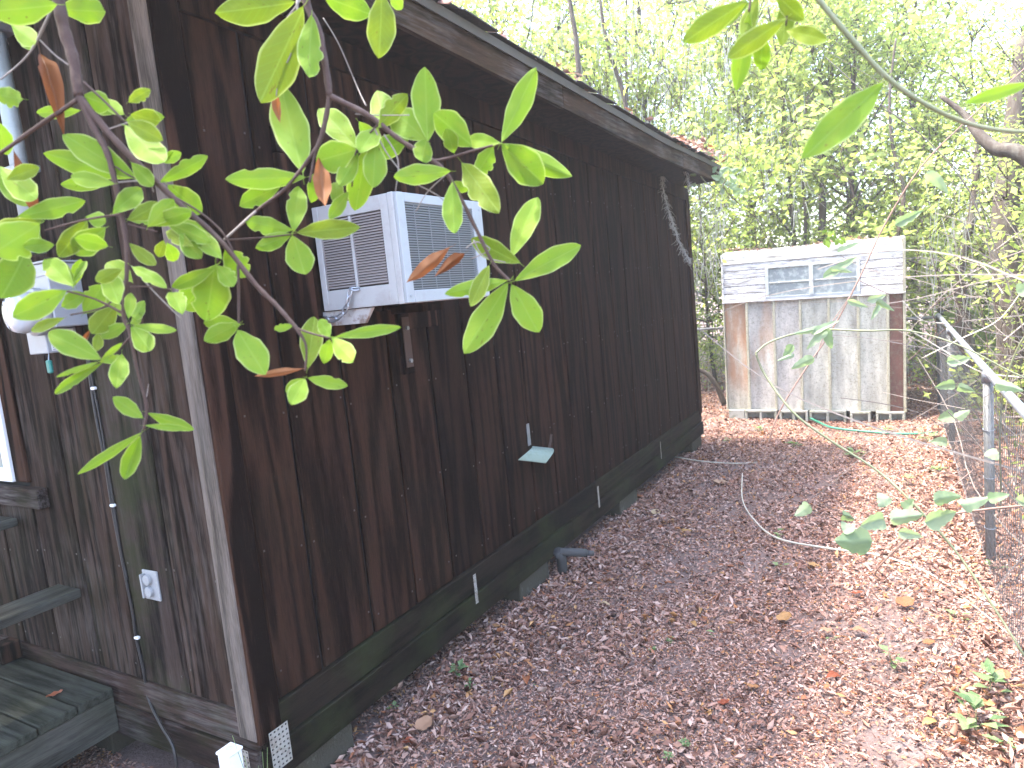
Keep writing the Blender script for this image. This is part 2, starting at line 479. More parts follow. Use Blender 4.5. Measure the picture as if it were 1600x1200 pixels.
# long wall planks, each one about a foot wide with a groove between
ygro = [.095] + [.3327 + .307*k for k in range(19)]
ygro = [y for y in ygro if y < LEN-.09] + [LEN]
for k in range(len(ygro)-1):
    y0, y1 = ygro[k]+.0065, ygro[k+1]-.0065
    ch = .006
    o = MB().prism([(0,y0,0),(0,y1,0),(-.006+.012*0,y1,0),(-.016,y1,0),(-.016,y0,0)][:2] + [(-.016,y1+.0,0),(-.016,y0,0)], (0,0,1))
    d = random.uniform(-.0015,.0015)
    cy = (y0+y1)/2
    mb = MB().box(-.016,.0+d,y0-cy,y1-cy,0,ztop(cy)-Z1-.06)
    mb.build('plank', M['plank_dark'], cabin, .005, loc=(0,cy,Z1-.004))
# front wall planks
xg = [0-.09,-.375,-.68,-.985,-1.30,-1.60,-1.9,-2.2,-2.5,-2.8,-3.1,-3.4,-3.7,-4.0]
for k in range(len(xg)-1):
    x1, x0 = xg[k]-.0055, xg[k+1]+.0055
    cx = (x0+x1)/2
    z_hi = 3.12 + min(-cx, 4+cx)*.30
    segs = [(Z1-.004, z_hi)]
    if -2.0 < cx < -1.36: segs = [(Z1-.004, 1.10), (2.15, z_hi)]
    for (za, zb) in segs:
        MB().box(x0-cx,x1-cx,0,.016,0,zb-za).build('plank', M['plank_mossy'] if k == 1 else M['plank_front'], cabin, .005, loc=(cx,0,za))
# corner trims
nh = MB(); rgn = random.Random(5)
for k in range(len(ygro)-1):
    for yy_ in (ygro[k]+.03, ygro[k+1]-.03):
        for zz_ in (.50,.95,1.45,1.95,2.45):
            y_ = yy_+rgn.uniform(-.006,.006); z_ = zz_+rgn.uniform(-.03,.03); q = .0035
            nh.box(.0004,.0022,y_-q,y_+q,z_-q,z_+q)
for k in range(len(xg)-1):
    for xx_ in (xg[k]-.03, xg[k+1]+.03):
        for zz_ in (.50,.90):
            x_ = xx_+rgn.uniform(-.006,.006); z_ = zz_+rgn.uniform(-.03,.03); q = .0035
            nh.box(x_-q,x_+q,-.0022,-.0004,z_-q,z_+q)
o = nh.build('nail_heads', plain('nail_head', (.05,.04,.035), .6, .4), cabin); o['kind'] = 'stuff'
box('corner_trim', M['trim_pale'], cabin, -.092,.0,-.020,-.001,Z1-.10,2.98, .004)['label'] = 'pale weathered corner board on the front wall'
box('corner_trim', M['trim_red'], cabin, .001,.020,-.019,.085,Z1-.11,2.93, .004)['label'] = 'reddish corner board with strong grain on the long wall'
box('corner_trim', M['plank_dark'], cabin, .001,.020,LEN-.085,LEN+.018,Z1-.05,2.72, .004)
# skirt beams
def beam_side(x1, y0, y1, z0, z1, nm='skirt_beam'):
    return box(nm, M['beam_y'], cabin, -.03, x1, y0, y1, z0, z1, .004)
beam_side(.014, .0, 3.05, Z2+.002, Z1-.006); beam_side(.014, 3.056, LEN, Z2+.002, Z1-.006)
beam_side(.026, -.002, 2.60, Z3, Z2-.002); beam_side(.026, 2.606, LEN, Z3, Z2-.002)
box('skirt_beam', M['beam_x'], cabin, -4,-.002,-.012,.03,Z2+.002,Z1-.006,.004)
box('skirt_beam', M['beam_x'], cabin, -4,-.004,-.024,.03,Z3,Z2-.002,.004)
# block piers under the beams
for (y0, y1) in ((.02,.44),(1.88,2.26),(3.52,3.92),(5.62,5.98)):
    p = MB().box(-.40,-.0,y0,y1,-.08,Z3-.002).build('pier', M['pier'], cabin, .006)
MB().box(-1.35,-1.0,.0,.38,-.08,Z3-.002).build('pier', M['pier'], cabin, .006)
# straps and corner plates
def perforated(name, org, ux, uz, w, h, rows, cols, mat, lab=None, parent=cabin, nrm=None):
    """metal plate with punched holes"""
    mb = MB(); nrm = Vector(nrm)*.0018; org = Vector(org); ux = Vector(ux); uz = Vector(uz)
    cw, ch = w/cols, h/rows
    bmv = []
    for r in range(rows):
        for c in range(cols):
            o = org + ux*(c*cw) + uz*(r*ch)
            q = [o, o+ux*cw, o+ux*cw+uz*ch, o+uz*ch]
            ctr = o + ux*cw/2 + uz*ch/2
            rr = min(cw,ch)*.27
            base = len(mb.v)
            mb.v += [tuple(p+nrm) for p in q]
            hex_ = [ctr + ux*(rr*math.cos(math.pi/4+i*math.pi/4-math.pi)) + uz*(rr*math.sin(math.pi/4+i*math.pi/4-math.pi)) for i in range(8)]
            mb.v += [tuple(p+nrm) for p in hex_] + [tuple(p-nrm*.4) for p in hex_]
            B = base+4
            mb.f += [(base,base+1,B+2,B+1,B),(base+1,base+2,B+4,B+3,B+2),(base+2,base+3,B+6,B+5,B+4),(base+3,base,B,B+7,B+6)]
            for i in range(8):
                j = (i+1)%8
                mb.f.append((B+i,B+j,B+8+j,B+8+i))
            mb.f.append(tuple(B+8+i for i in range(8)))
    o = mb.build(name, mat, parent)
    if lab: o['label'] = lab
    return o
mplate = plain('nail_plate', (.30,.28,.25), .7, .3, (.14,.09,.06), 40, .48, .66, .7)
dkh = M['dark']
def plate(org, ux, uz, w, h, rows, cols, nrm, lab):
    o = perforated('nail_plate', org, ux, uz, w, h, rows, cols, mplate, lab, nrm=nrm)
    o.data.materials.append(dkh)
    for p in o.data.polygons:
        if len(p.vertices) == 8: p.material_index = 1
    return o
plate((.0285,.012,.185), (0,1,0), (0,0,1), .088,.155,8,5,(1,0,0),'perforated corner plate on the long side')
plate((-.118,-.0265,.13), (1,0,0), (0,0,1), .075,.15,8,4,(0,-1,0),'perforated corner plate on the front side')
for y in (1.375, 3.045, 4.51):
    plate((.0285,y,.225), (0,1,0), (0,0,1), .026 if y<4 else .012,.16,9,2,(1,0,0),'perforated strap over the skirt beams')
# eave: frieze, soffit, fascia, drip edge, shingles (the edge sags towards the far end and leans out)
def ex(y): return .33 + max(0,(y-4.2))*.045
def run(name, mat, pts_fn, n=16, y0=-.6, y1=5.80, parent=cabin):
    """sweep a closed profile pts_fn(y) -> [(x,z)...] along y"""
    mb = MB(); k = None
    for i in range(n+1):
        y = y0+(y1-y0)*i/n; pr = pts_fn(y); k = len(pr)
        mb.v += [(x, y-y0, z) for x, z in pr]
    for i in range(n):
        for j in range(k):
            j2 = (j+1)%k
            mb.f.append((i*k+j, i*k+j2, (i+1)*k+j2, (i+1)*k+j))
    mb.f.append(tuple(range(k))[::-1]); mb.f.append(tuple(n*k+j for j in range(k)))
    return mb.build(name, mat, parent, loc=(0,y0,0))
def zb(y): return 2.936 + SAG*y
run('frieze_board', M['plank_dark'], lambda y: [(.002,zb(y)-.10),(.022,zb(y)-.10),(.022,zb(y)+.02),(.002,zb(y)+.02)], y0=0.09, y1=LEN)
run('soffit', M['plank_dark'], lambda y: [(-.02,zb(y)+.022),(ex(y)-.026,zb(y)+.022),(ex(y)-.026,zb(y)+.04),(-.02,zb(y)+.04)])
for (a, c) in ((-.6,2.35),(2.354,4.7),(4.704,5.80)):
    run('fascia_board', M['fascia'], lambda y: [(ex(y)-.024,zb(y)),(ex(y),zb(y)),(ex(y),zb(y)+.135),(ex(y)-.024,zb(y)+.135)], n=8, y0=a, y1=c)
run('drip_edge', M['drip'], lambda y: [(ex(y)-.03,zb(y)+.137),(ex(y)+.012,zb(y)+.120),(ex(y)+.016,zb(y)+.120),(ex(y)+.016,zb(y)+.165),(ex(y)-.03,zb(y)+.175)])
# roof deck: two slopes
def slope(x0, z0, x1, z1): return lambda y: [(x0,z0+SAG*y),(x1,z1+SAG*y),(x1,z1+.03+SAG*y),(x0,z0+.03+SAG*y)]
run('roof_deck', M['shingle'], lambda y: [(ex(y)-.035,zb(y)+.13),(-2,zb(y)+.78),(-2,zb(y)+.84),(ex(y)-.035,zb(y)+.165)])
run('roof_deck', M['shingle'], lambda y: [(-4.3,zb(y)+.15),(-2,zb(y)+.80),(-2,zb(y)+.86),(-4.3,zb(y)+.19)])
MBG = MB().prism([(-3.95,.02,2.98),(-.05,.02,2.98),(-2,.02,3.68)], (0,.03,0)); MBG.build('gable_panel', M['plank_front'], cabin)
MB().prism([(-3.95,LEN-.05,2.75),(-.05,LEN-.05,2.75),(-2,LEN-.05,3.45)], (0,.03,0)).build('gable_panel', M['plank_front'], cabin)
shme = MB().box(-.30,.0,-.152,.152,0,.007).mesh('shingle', .002)
shme.materials.append(M['shingle'])
y = -.45; k = 0
while y < 5.75:
    for row in range(3):
        xx = ex(y)+.038+random.uniform(-.008,.012) - row*.14
        zz = zb(y)+.172+row*.0415+random.uniform(0,.006)
        o = link('shingle', shme, cabin, (xx, y+(.15 if row%2 else 0), zz), (random.uniform(-.02,.02)+SAG, .285+random.uniform(-.04,.05), random.uniform(-.03,.03)))
    y += .312; k += 1
# window in the front wall (only its lower right corner shows)
wf = MB(); 
wf.box(-2.0,-1.94,-.03,.0,1.21,2.1).box(-1.43,-1.372,-.03,.0,1.21,2.1).box(-1.94,-1.43,-.03,.0,1.21,1.27).box(-1.94,-1.43,-.03,.0,2.04,2.1).box(-1.94,-1.43,-.026,.0,1.63,1.67)
win = wf.build('window', M['white_pl'], cabin, .003)
MB().box(-1.94,-1.43,-.012,-.008,1.27,2.04).build('pane', plain('window_glass', (.20,.24,.22), .12), win)
box('window_trim', M['trim_red'], cabin, -1.37,-1.27,-.018,-.001,1.21,2.2)
sill = MB().box(-.45,.45,-.045,.0,0,.085).build('window_sill', M['beam_x'], cabin, .004, loc=(-1.60,-.001,1.105))
# framing of the cooler opening in the long wall
box('opening_trim', M['trim_red'], cabin, .001,.024,.415,.525,1.72,2.42,.003)
box('opening_trim', M['trim_red'], cabin, .001,.024,1.17,1.28,1.80,2.42,.003)
box('opening_trim', M['trim_red'], cabin, .001,.022,.415,1.32,1.70,1.7985,.003)
box('opening_trim', M['trim_red'], cabin, .001,.024,.415,1.28,2.42,2.52,.003)

# ------------------------------------------------------------------ window air conditioner
ac = empty('air_conditioner', (0,.84,1.80), 'white window air conditioner sticking out of the dark plank wall', 'air conditioner')
def acb(name, mat, x0,x1,y0,y1,z0,z1,bev=.002, parent=ac):
    return MB().box(x0,x1,y0-.84,y1-.84,z0-1.8,z1-1.8).build(name, mat, parent, bev)
Y0, Y1, XA, ZA, ZB = .555, 1.135, .45, 1.818, 2.222
acb('casing', M['ac_white'], .03,XA-.075,Y0+.02,Y1-.004,ZA+.004,ZB-.004,.004)
fr = MB()
for q in ((.026,.055,ZA,ZB),(.368,.405,ZA,ZB),(.055,.368,ZA,1.895),(.055,.368,2.168,ZB)):
    fr.box(q[0],q[1],Y0-.84,Y0+.0195-.84,q[2]-1.8,q[3]-1.8)
fr.build('side_frame', M['ac_white'], ac, .0015)
acb('louvre_well', M['ac_in'], .056,.367,Y0+.0125,Y0+.0195,1.896,2.167,0)
acb('louvre_divider', M['ac_white'], .206,.218,Y0+.0005,Y0+.012,1.896,2.167,.001)
sl = MB()
for i in range(26):
    z = 1.902 + i*.0102
    for (a, c) in ((.058,.205),(.219,.365)):
        sl.v += [(a,Y0+.002-.84,z-1.8),(c,Y0+.002-.84,z-1.8),(c,Y0+.011-.84,z+.0055-1.8),(a,Y0+.011-.84,z+.0055-1.8),
                 (a,Y0+.002-.84,z+.0022-1.8),(c,Y0+.002-.84,z+.0022-1.8),(c,Y0+.011-.84,z+.0077-1.8),(a,Y0+.011-.84,z+.0077-1.8)]
        b0 = len(sl.v)-8
        sl.f += [tuple(b0+i for i in q) for q in ((0,3,2,1),(4,5,6,7),(0,1,5,4),(1,2,6,5),(2,3,7,6),(3,0,4,7))]
o = sl.build('louvre_slats', M['slat'], ac); o['kind'] = 'stuff'
# end cap and coil
acb('end_band', M['ac_white'], .406,.433,Y0-.002,Y1,ZA-.002,ZB+.002,.003)
rf = MB()
for q in ((Y0,Y0+.045),(Y1-.075,Y1)):
    rf.box(.434,XA,q[0]-.84,q[1]-.84,ZA-1.8,ZB-1.8)
for q in ((ZA,ZA+.045),(ZB-.035,ZB)):
    rf.box(.434,XA,Y0+.0455-.84,Y1-.0755-.84,q[0]-1.8,q[1]-1.8)
rf.build('coil_frame', M['ac_grey'], ac, .002)
acb('coil_backing', plain('coil_dark', (.06,.065,.075), .7), .4335,.437,Y0+.046,Y1-.076,ZA+.046,ZB-.036,0)
fn = MB()
z = ZA+.05
while z < ZB-.04:
    fn.box(.4375,.4455,Y0+.046-.84,Y1-.076-.84,z-1.8,z+.0035-1.8); z += .0092
for i in range(5):
    yy = Y0+.10+i*.095
    fn.box(.446,.4475,yy-.84,yy+.003-.84,ZA+.047-1.8,ZB-.037-1.8)
o = fn.build('coil_fins', plain('coil_fins', (.19,.205,.225), .5, .3, (.2,.2,.2), 30), ac); o['kind'] = 'stuff'
acb('screw', M['galv'], .4501,.453,Y0+.015,Y0+.025,ZA+.02,ZA+.03,.001); acb('screw', M['galv'], .4501,.453,Y1-.03,Y1-.02,ZB-.04,ZB-.03,.001)
# metal pan and timber bracket that carry it
pan = MB().prism([(.0,.57-.84,0),(.215,.57-.84,0),(.26,.57-.84,.058),(.0,.57-.84,.058)], (0,.02,0)); pan.v = [(x,y,z+1.757-1.8) for x,y,z in pan.v]
pan.build('support_pan', plain('pan_metal', (.42,.40,.40), .6, .2, (.16,.09,.06), 20, .48, .62, .8), ac, .002)
br = empty('shelf_bracket', (0,1.02,1.50), 'reddish timber bracket bolted to the wall below the air conditioner', 'bracket')
MB().box(.001,.20,-.05,.11,.278,.312).build('shelf', M['plank_dark'], br, .003)
MB().box(.017,.045,-.03,.045,0,.277).build('upright', M['trim_red'], br, .003)
MB().box(.0505,.055,-.02,.03,.03,.26).build('bracket_plate', M['rust'], br, .001)
for z in (.06,.21):
    mb = MB(); mb.tube([(.0555,.005,z),(.066,.005,z)], .010, 6); mb.build('bolt', M['galv_dark'], br)
# chain from the casing to the pan
ch = empty('chain', on(548,452,1,.55), 'galvanised chain looped from the air conditioner side down to its pan', 'chain')
cp = catmull([on(x,y,1,yy) for x,y,yy in ((560,452,.55),(547,452,.535),(544,468,.53),(541,482,.53),(530,496,.53),(517,500,.54),(508,497,.56))], sub=8)
def ring(a, c, r, th, up):
    a = Vector(a); c = Vector(c); d = (c-a); L = d.length; d.normalize()
    s = d.cross(up).normalized()
    pts = []
    for i in range(13):
        t = 2*math.pi*i/12
        pts.append((a+c)/2 + d*math.cos(t)*(L/2+th) + s*math.sin(t)*r)
    mb = MB(); mb.tube([p - ch.location for p in pts], th, 6, cap=False)
    return mb
step = 7
for i in range(0, len(cp)-step+1, step):
    up = Vector((0,1,0)) if (i//step)%2 else Vector((1,.2,.3))
    o = ring(cp[i], cp[min(i+step,len(cp)-1)], .0095, .0038, up).build('chain_link', M['chain'], ch); smooth(o.data)

# ------------------------------------------------------------------ bent green flap on the wall
fl = empty('vent_flap', (0,2.13,.84), 'bent pale green metal flap hanging off the lower wall', 'flap')
mb = MB(); n = 8
a, c = on(810,718,0,.12), on(853,723,0,.15); d_, e_ = on(862,700,0,.02), on(832,697,0,.0)
rows = []
for i in range(n+1):
    t = i/n
    p = (a*(1-t)+e_*t); q = (c*(1-t)+d_*t)
    bul = Vector((.035,0,.022))*math.sin(t*math.pi)
    rows.append((p+bul, q+bul))
for p, q in rows:
    mb.v += [tuple(p-fl.location), tuple(q-fl.location), tuple(p-fl.location-Vector((.003,0,.004))), tuple(q-fl.location-Vector((.003,0,.004)))]
for i in range(n):
    k = i*4
    mb.f += [(k,k+1,k+5,k+4),(k+2,k+6,k+7,k+3),(k,k+4,k+6,k+2),(k+1,k+3,k+7,k+5)]
mb.f += [(0,2,3,1),(n*4,n*4+1,n*4+3,n*4+2)]
mb.build('flap', M['flap'], fl)
p = on(822,663,0,.003)-fl.location; q = on(825,697,0,.003)-fl.location
MB().prism([p, p+Vector((0,.03,0)), q+Vector((0,.035,0)), q], (.004,0,0)).build('hanger_strip', M['galv_dark'], fl)
p = on(858,703,0,.02)-fl.location
mb = MB(); mb.tube(catmull([p+Vector((.02,-.02,-.02)), p, p+Vector((.0,.03,.05)), p+Vector((0,.05,.09))]), .008, 6); mb.build('rusty_clip', M['rust'], fl)

# grey drain stub and pipe near the second pier
dp = empty('drain_pipe', (.05,2.36,0), 'short dark grey drain pipe end poking out under the skirt', 'pipe')
pa, pb = on(873,862,0,.06), on(916,864,0,.19)
def rel(p): return Vector(p) - dp.location
mb = MB(); mb.tube([rel(pa), rel(pb)], .027, 14); smooth(mb.build('pipe', M['pipe_dark'], dp).data)
mb = MB(); d = (pb-pa).normalized(); mb.tube([rel(pb+d*.001), rel(pb+d*.05)], .017, 12); smooth(mb.build('pipe_nipple', M['pipe_dark'], dp).data)
mb = MB(); mb.tube([rel((.055,2.34,-.03)), rel((.055,2.34,.12)), rel(pa-d*.005)], .034, 12); smooth(mb.build('elbow', M['pipe_dark'], dp).data)

# ------------------------------------------------------------------ electric meter, conduit, cable, outlet
mt_ = empty('electric_meter', (-.83,0,1.74), 'grey electric meter box with round glass meter on the front wall', 'electric meter')
MB().box(.03,.195,-.12,-.0,.112,.345).build('meter_box', M['meter'], mt_, .004)
MB().box(-.03,.10,-.115,-.0,.02,.110).build('lower_box', M['meter'], mt_, .003)
MB().box(.025,.20,-.125,.0,.346,.354).build('box_lid', M['meter'], mt_, .002)
MB().box(.03,.195,-.1235,-.1205,.30,.318).build('cover_flange', M['meter'], mt_, .001)
mb = MB(); mb.tube([(.105,-.121,.175),(.105,-.150,.175)], .088, 28); smooth(mb.build('meter_collar', M['meter'], mt_, .003).data)
gl, gnt, gb = nodes('meter_glass'); gb.inputs['Base Color'].default_value = (.42,.44,.48,1); gb.inputs['Roughness'].default_value = .08; gb.inputs['Coat Weight'].default_value = 1
mb = MB(); mb.tube([(.105,-.151,.175),(.105,-.19,.175),(.105,-.215,.175),(.105,-.224,.175)], [.076,.076,.066,.032], 28); smooth(mb.build('meter_glass', gl, mt_).data)
MB().box(.1005,.102,-.100,-.012,.028,.104).build('warning_sticker', M['white_pl'], mt_)['label'] = 'white sticker with a red header'
MB().box(.1025,.1035,-.098,-.060,.080,.100).build('warning_header', plain('red_print', (.30,.05,.04), .5), mt_)
lines = MB()
for i in range(6): lines.box(.1025,.1032,-.096,-.020-.012*(i%3),.032+i*.0076,.0345+i*.0076)
lines.build('print_lines', plain('grey_print', (.10,.10,.10), .6), mt_)
mb = MB(); mb.tube([(.075,-.10,.02),(.076,-.105,-.005)], .0022, 6); mb.build('seal_wire', M['galv'], mt_)
MB().box(.062,.088,-.112,-.098,-.055,-.005).build('seal_tag', M['cyan'], mt_, .004)
cd = empty('conduit', (-.83,-.05,2.14), 'grey electrical conduit running up from the meter box', 'conduit')
mb = MB(); mb.tube([(0,0,0),(0,0,.95)], .030, 16); smooth(mb.build('pipe', M['conduit'], cd).data)
mb = MB(); mb.tube([(0,0,.0),(0,0,.05)], .038, 16); smooth(mb.build('pipe_hub', M['meter'], cd).data)
for z in (.30,.80):
    MB().box(-.05,.05,-.032,.05,z,z+.025).build('clamp', M['galv'], cd, .003)
cb = empty('cable', (-.67,0,0), 'black cable clipped down the front wall to the ground', 'cable')
cpts = [on(x,y,1,-.008) for x,y in ((136,555),(142,600),(150,650),(163,715),(175,790),(190,870),(206,950),(213,997),(224,1045),(232,1090))] + [on(250,1130,1,-.04), on(270,1165,1,-.06), on(276,1200,1,-.07)]
mb = MB(); mb.tube([p-cb.location for p in catmull(cpts, sub=5)], .0058, 8); smooth(mb.build('cable_run', M['cable'], cb).data)
cpts = [on(x,y,1,-.006)+Vector((.014,0,0)) for x,y in ((136,555),(142,600),(152,650),(163,715),(175,790),(186,860),(196,905))]
mb = MB(); mb.tube([p-cb.location for p in catmull(cpts, sub=5)], .004, 8); smooth(mb.build('cable_run', M['cable'], cb).data)
for (x, y) in ((145,607),(175,790),(213,997)):
    p = on(x,y,1,-.012)-cb.location
    MB().box(p.x-.012,p.x+.012,-.016,-.001,p.z-.006,p.z+.006).build('cable_clip', M['white_pl'], cb, .003)
ot = empty('outlet', (-.50,-.002,.78), 'weathered grey outdoor power outlet low on the front wall', 'outlet')
MB().box(-.046,.046,-.008,-.0,0,.118).build('cover_plate', M['outlet'], ot, .002)
for z in (.016,.064):
    mb = MB(); mb.tube([(-.004,-.0085,z+.02),(-.004,-.024,z+.02)], .021, 14); o = mb.build('socket_cover', M['outlet'], ot, .002)
MB().box(-.034,-.026,-.028,-.0085,.012,.106).build('hinge', M['outlet'], ot, .001)

# ------------------------------------------------------------------ wooden steps at the left
st = empty('wooden_steps', (-1.25,-.4,0), 'mossy wooden steps with flat rail boards beside the front wall', 'steps')
def sb(name, mat, x0,x1,y0,y1,z0,z1,bev=.004):
    cx, cy = (x0+x1)/2,(y0+y1)/2
    return MB().box(x0-cx,x1-cx,y0-cy,y1-cy,0,z1-z0).build(name, mat, st, bev, loc=(cx+1.25,cy+.4,z0))
for i in range(8):
    y1 = -.035-i*.148
    sb('deck_board', M['deck'], -2.4+random.uniform(-.01,.01), -.845+random.uniform(-.006,.006), y1-.140, y1, .325+random.uniform(0,.003), .363)
sb('rim_board', M['deck_y'], -.893,-.858,-1.2,-.03,.165,.322)
sb('step_support', M['dark'], -2.35,-.91,-1.15,-1.11,.0,.322)
sb('step_support', M['dark'], -2.35,-.91,-.30,-.26,.0,.322)
sb('rail_board', M['deck_y'], -1.145,-.975,-1.35,-.026,.735,.772)
sb('rail_board', M['deck_y'], -1.56,-1.395,-1.35,-.026,1.01,1.045)
sb('rail_support', M['trim_red'], -1.12,-1.03,-1.3,-.40,.64,.733)
sb('rail_post', M['trim_red'], -1.16,-1.07,-.62,-.53,.364,.638)
sb('rail_support', M['trim_red'], -1.535,-1.42,-1.3,-.30,.925,1.008)
sb('rail_post', M['trim_red'], -1.66,-1.57,-.12,-.03,.364,.45)

# white plastic post near the corner
wp = empty('white_post', (-.02,-.12,0), 'short white capped plastic post standing in the grass by the cabin corner', 'post')
tp = on(358,1170,1,-.13)
MB().box(-.028,.028,-.028,.028,-.05,tp.z-.012).build('post', M['white_pl'], wp, .003)
MB().box(-.032,.032,-.032,.032,tp.z-.0115,tp.z).build('cap', M['white_pl'], wp, .003)
mb = MB(); mb.tube([(0,0,tp.z+.0005),(0,0,tp.z+.004)], .013, 12); mb.build('cap_stud', plain('stud', (.45,.50,.30), .5), wp)
wp.location = (tp.x, -.13, 0)

# ------------------------------------------------------------------ shed
sh = empty('shed', (-.045,7.46,.128), 'old panelled shed with clapboard top and four-pane window standing on concrete blocks', 'shed')
sh.rotation_euler = (0,.019,0)
def lichen(name, base, stops=None, rust=0.0, rc=(.33,.13,.05), lo=.42, hi=.6):
    mt, nt, b = nodes(name)
    v, raw, rnd, tc = coords(nt, (1,1,.22))
    n1 = noise(nt, v, 9, 6, .65); n2 = noise(nt, raw, 30, 6, .75); n3 = noise(nt, raw, 85, 4, .7)
    c = ramp(nt, n1, [(.3, tuple(x*.55 for x in base)), (.55, base), (.75, tuple(min(1,x*1.35) for x in base))])
    f = N(nt, 'ShaderNodeMapRange'); f.inputs[1].default_value = .5; f.inputs[2].default_value = .68; f.inputs[4].default_value = .6
    nt.links.new(n2, f.inputs[0]); c = mix(nt, f.outputs[0], c, (.19,.18,.12))
    f = N(nt, 'ShaderNodeMapRange'); f.inputs[1].default_value = .57; f.inputs[2].default_value = .66; f.inputs[4].default_value = .8
    nt.links.new(n3, f.inputs[0]); c = mix(nt, f.outputs[0], c, (.06,.055,.045))
    if rust > 0:
        sep = N(nt, 'ShaderNodeSeparateXYZ'); nt.links.new(tc.outputs['Object'], sep.inputs[0])
        n4 = noise(nt, v, 5, 5, .6)
        f = N(nt, 'ShaderNodeMapRange'); f.inputs[1].default_value = lo; f.inputs[2].default_value = hi; f.inputs[4].default_value = rust
        nt.links.new(n4, f.inputs[0])
        # rust stays off the foot of the sheet
        g_ = N(nt, 'ShaderNodeMapRange'); g_.inputs[1].default_value = .15; g_.inputs[2].default_value = .45
        nt.links.new(sep.outputs[2], g_.inputs[0])
        ml = N(nt, 'ShaderNodeMath', operation='MULTIPLY'); nt.links.new(f.outputs[0], ml.inputs[0]); nt.links.new(g_.outputs[0], ml.inputs[1])
        c = mix(nt, ml.outputs[0], c, rc)
    nt.links.new(c, b.inputs['Base Color']); b.inputs['Roughness'].default_value = .75
    bump(nt, b, n2, .3, .004)
    return mt
pm_plain = lichen('stained_panel', (.50,.48,.42))
pm_rust = lichen('rusty_panel', (.46,.42,.35), rust=.8, lo=.38, hi=.56, rc=(.36,.17,.085))
pm_rust2 = lichen('part_rusty_panel', (.52,.48,.44), rust=.5, lo=.50, hi=.66, rc=(.36,.20,.11))
pm_dark = lichen('dark_red_panel', (.15,.06,.045))
pm_batt = lichen('batten_wood', (.40,.37,.28))
pm_clap = plain('peeling_white_board', (.62,.60,.61), .7, 0, (.17,.15,.13), 20, .46, .62, .85, bumps=.4, streak=(.35,1,2.2), var=.08)
pm_top = plain('faded_top_board', (.62,.60,.58), .7, 0, (.15,.135,.115), 5, .44, .60, .9, bumps=.3, streak=(.25,1,2))
xb = [0,.271,.588,.887,1.196,1.507,1.807,1.955]
HZ = 1.345
def hb(name, mat, x0,x1,y0,y1,z0,z1,bev=.003,parent=sh):
    cx = (x0+x1)/2
    return MB().box(x0-cx,x1-cx,y0,y1,0,z1-z0).build(name, mat, parent, bev, loc=(cx,0,z0))
mats = [pm_rust, pm_rust2, pm_rust2, pm_plain, pm_plain, pm_plain, pm_dark]
for i in range(7):
    o = hb('panel', mats[i], xb[i]+.002, xb[i+1]-.002, .03, .045, .0, HZ)
    if i == 0: o['label'] = 'panel with a large orange rust stain'
    if i == 6: o['label'] = 'narrow dark red panel'
    if 0 < i: hb('batten', pm_batt, xb[i]-.014, xb[i]+.014, -.008, .0295, 0, HZ)
hb('corner_strip', pm_batt, 1.957,1.985,-.004,.05,0,HZ)
hb('corner_strip', pm_batt, -.016,.0,-.004,.05,0,HZ)
hb('ledge', pm_clap, -.02,1.985,-.018,.045,HZ+.001,HZ+.019)
zz = HZ+.02
WX0, WX1 = .50, 1.53
for i in range(4):
    for (a, c) in ((0,WX0-.004),(WX1+.004,1.955)):
        o = hb('clapboard', pm_clap, a, c, .010+random.uniform(-.001,.001), .034, zz, zz+.087, .002)
    zz += .094
for i in range(1):
    o = hb('clapboard', pm_clap, 0, 1.955, .012, .034, zz, zz+.075, .003)
    zz += .08
o = hb('top_board', pm_top, 0, 1.955, .0, .024, zz, 1.955, .008); o.rotation_euler = (-.22,0,0)
hb('corner_strip', pm_clap, -.016,.0,-.0,.05,HZ+.02,1.945); hb('corner_strip', pm_batt, 1.957,1.985,-.006,.05,HZ+.02,1.96)
SW = hb('window', M['ac_grey'], WX0, WX1, .0, .03, HZ+.02, HZ+.055, .002)
fw = MB(); cx = (WX0+WX1)/2
for (a, c, z0, z1, yy) in ((WX0,WX0+.035,.0355,.372,0),(WX1-.035,WX1,.0355,.372,0),(cx-.022,cx+.022,.0355,.372,-.006),(WX0+.036,cx-.023,.190,.205,.004),(cx+.023,WX1-.036,.190,.205,.004),(WX0,WX1,.3725,.395,0)):
    fw.box(a-cx, c-cx, yy, .03, z0, z1)
fw.build('window_frame', plain('window_alu', (.52,.53,.52), .5, .3, (.25,.23,.2), 20), SW, .0015)
pg = plain('dirty_pane', (.22,.245,.25), .3, 0, (.50,.52,.50), 13, .48, .66, .75)
for (a, c) in ((WX0+.036,cx-.023),(cx+.023,WX1-.036)):
    for (z0, z1) in ((.036,.189),(.206,.372)):
        MB().box(a-cx,c-cx,.018,.022,z0,z1).build('pane', pg, SW)
hb('side_wall', pm_plain, 1.935,1.956,.0455,1.7,0,1.93); hb('side_wall', pm_plain, 0,.02,.0455,1.7,0,1.93)
hb('back_wall', pm_plain, .021,1.934,1.68,1.7,0,1.93)
hb('inner_wall', M['dark'], .003,1.952,.0355,.0445,HZ+.02,1.95,0)
hb('inner_wall', M['dark'], .021,1.934,.046,.06,0,1.93,0)
rr = MB()
prof = [(.03,1.935),(.3,1.965),(1.1,1.985),(1.75,1.955),(1.75,1.935),(.03,1.925)]
n = len(prof)
for x in (-.01,1.97):
    rr.v += [(x,y,z) for y,z in prof]
rr.f.append(tuple(range(n))); rr.f.append(tuple(range(n,2*n))[::-1])
for i in range(n): rr.f.append((i,(i+1)%n+0,(i+1)%n+n,i+n))
rr.v = [(x,y,z+.018) for x,y,z in rr.v]
rr.build('roof', pm_top, sh)
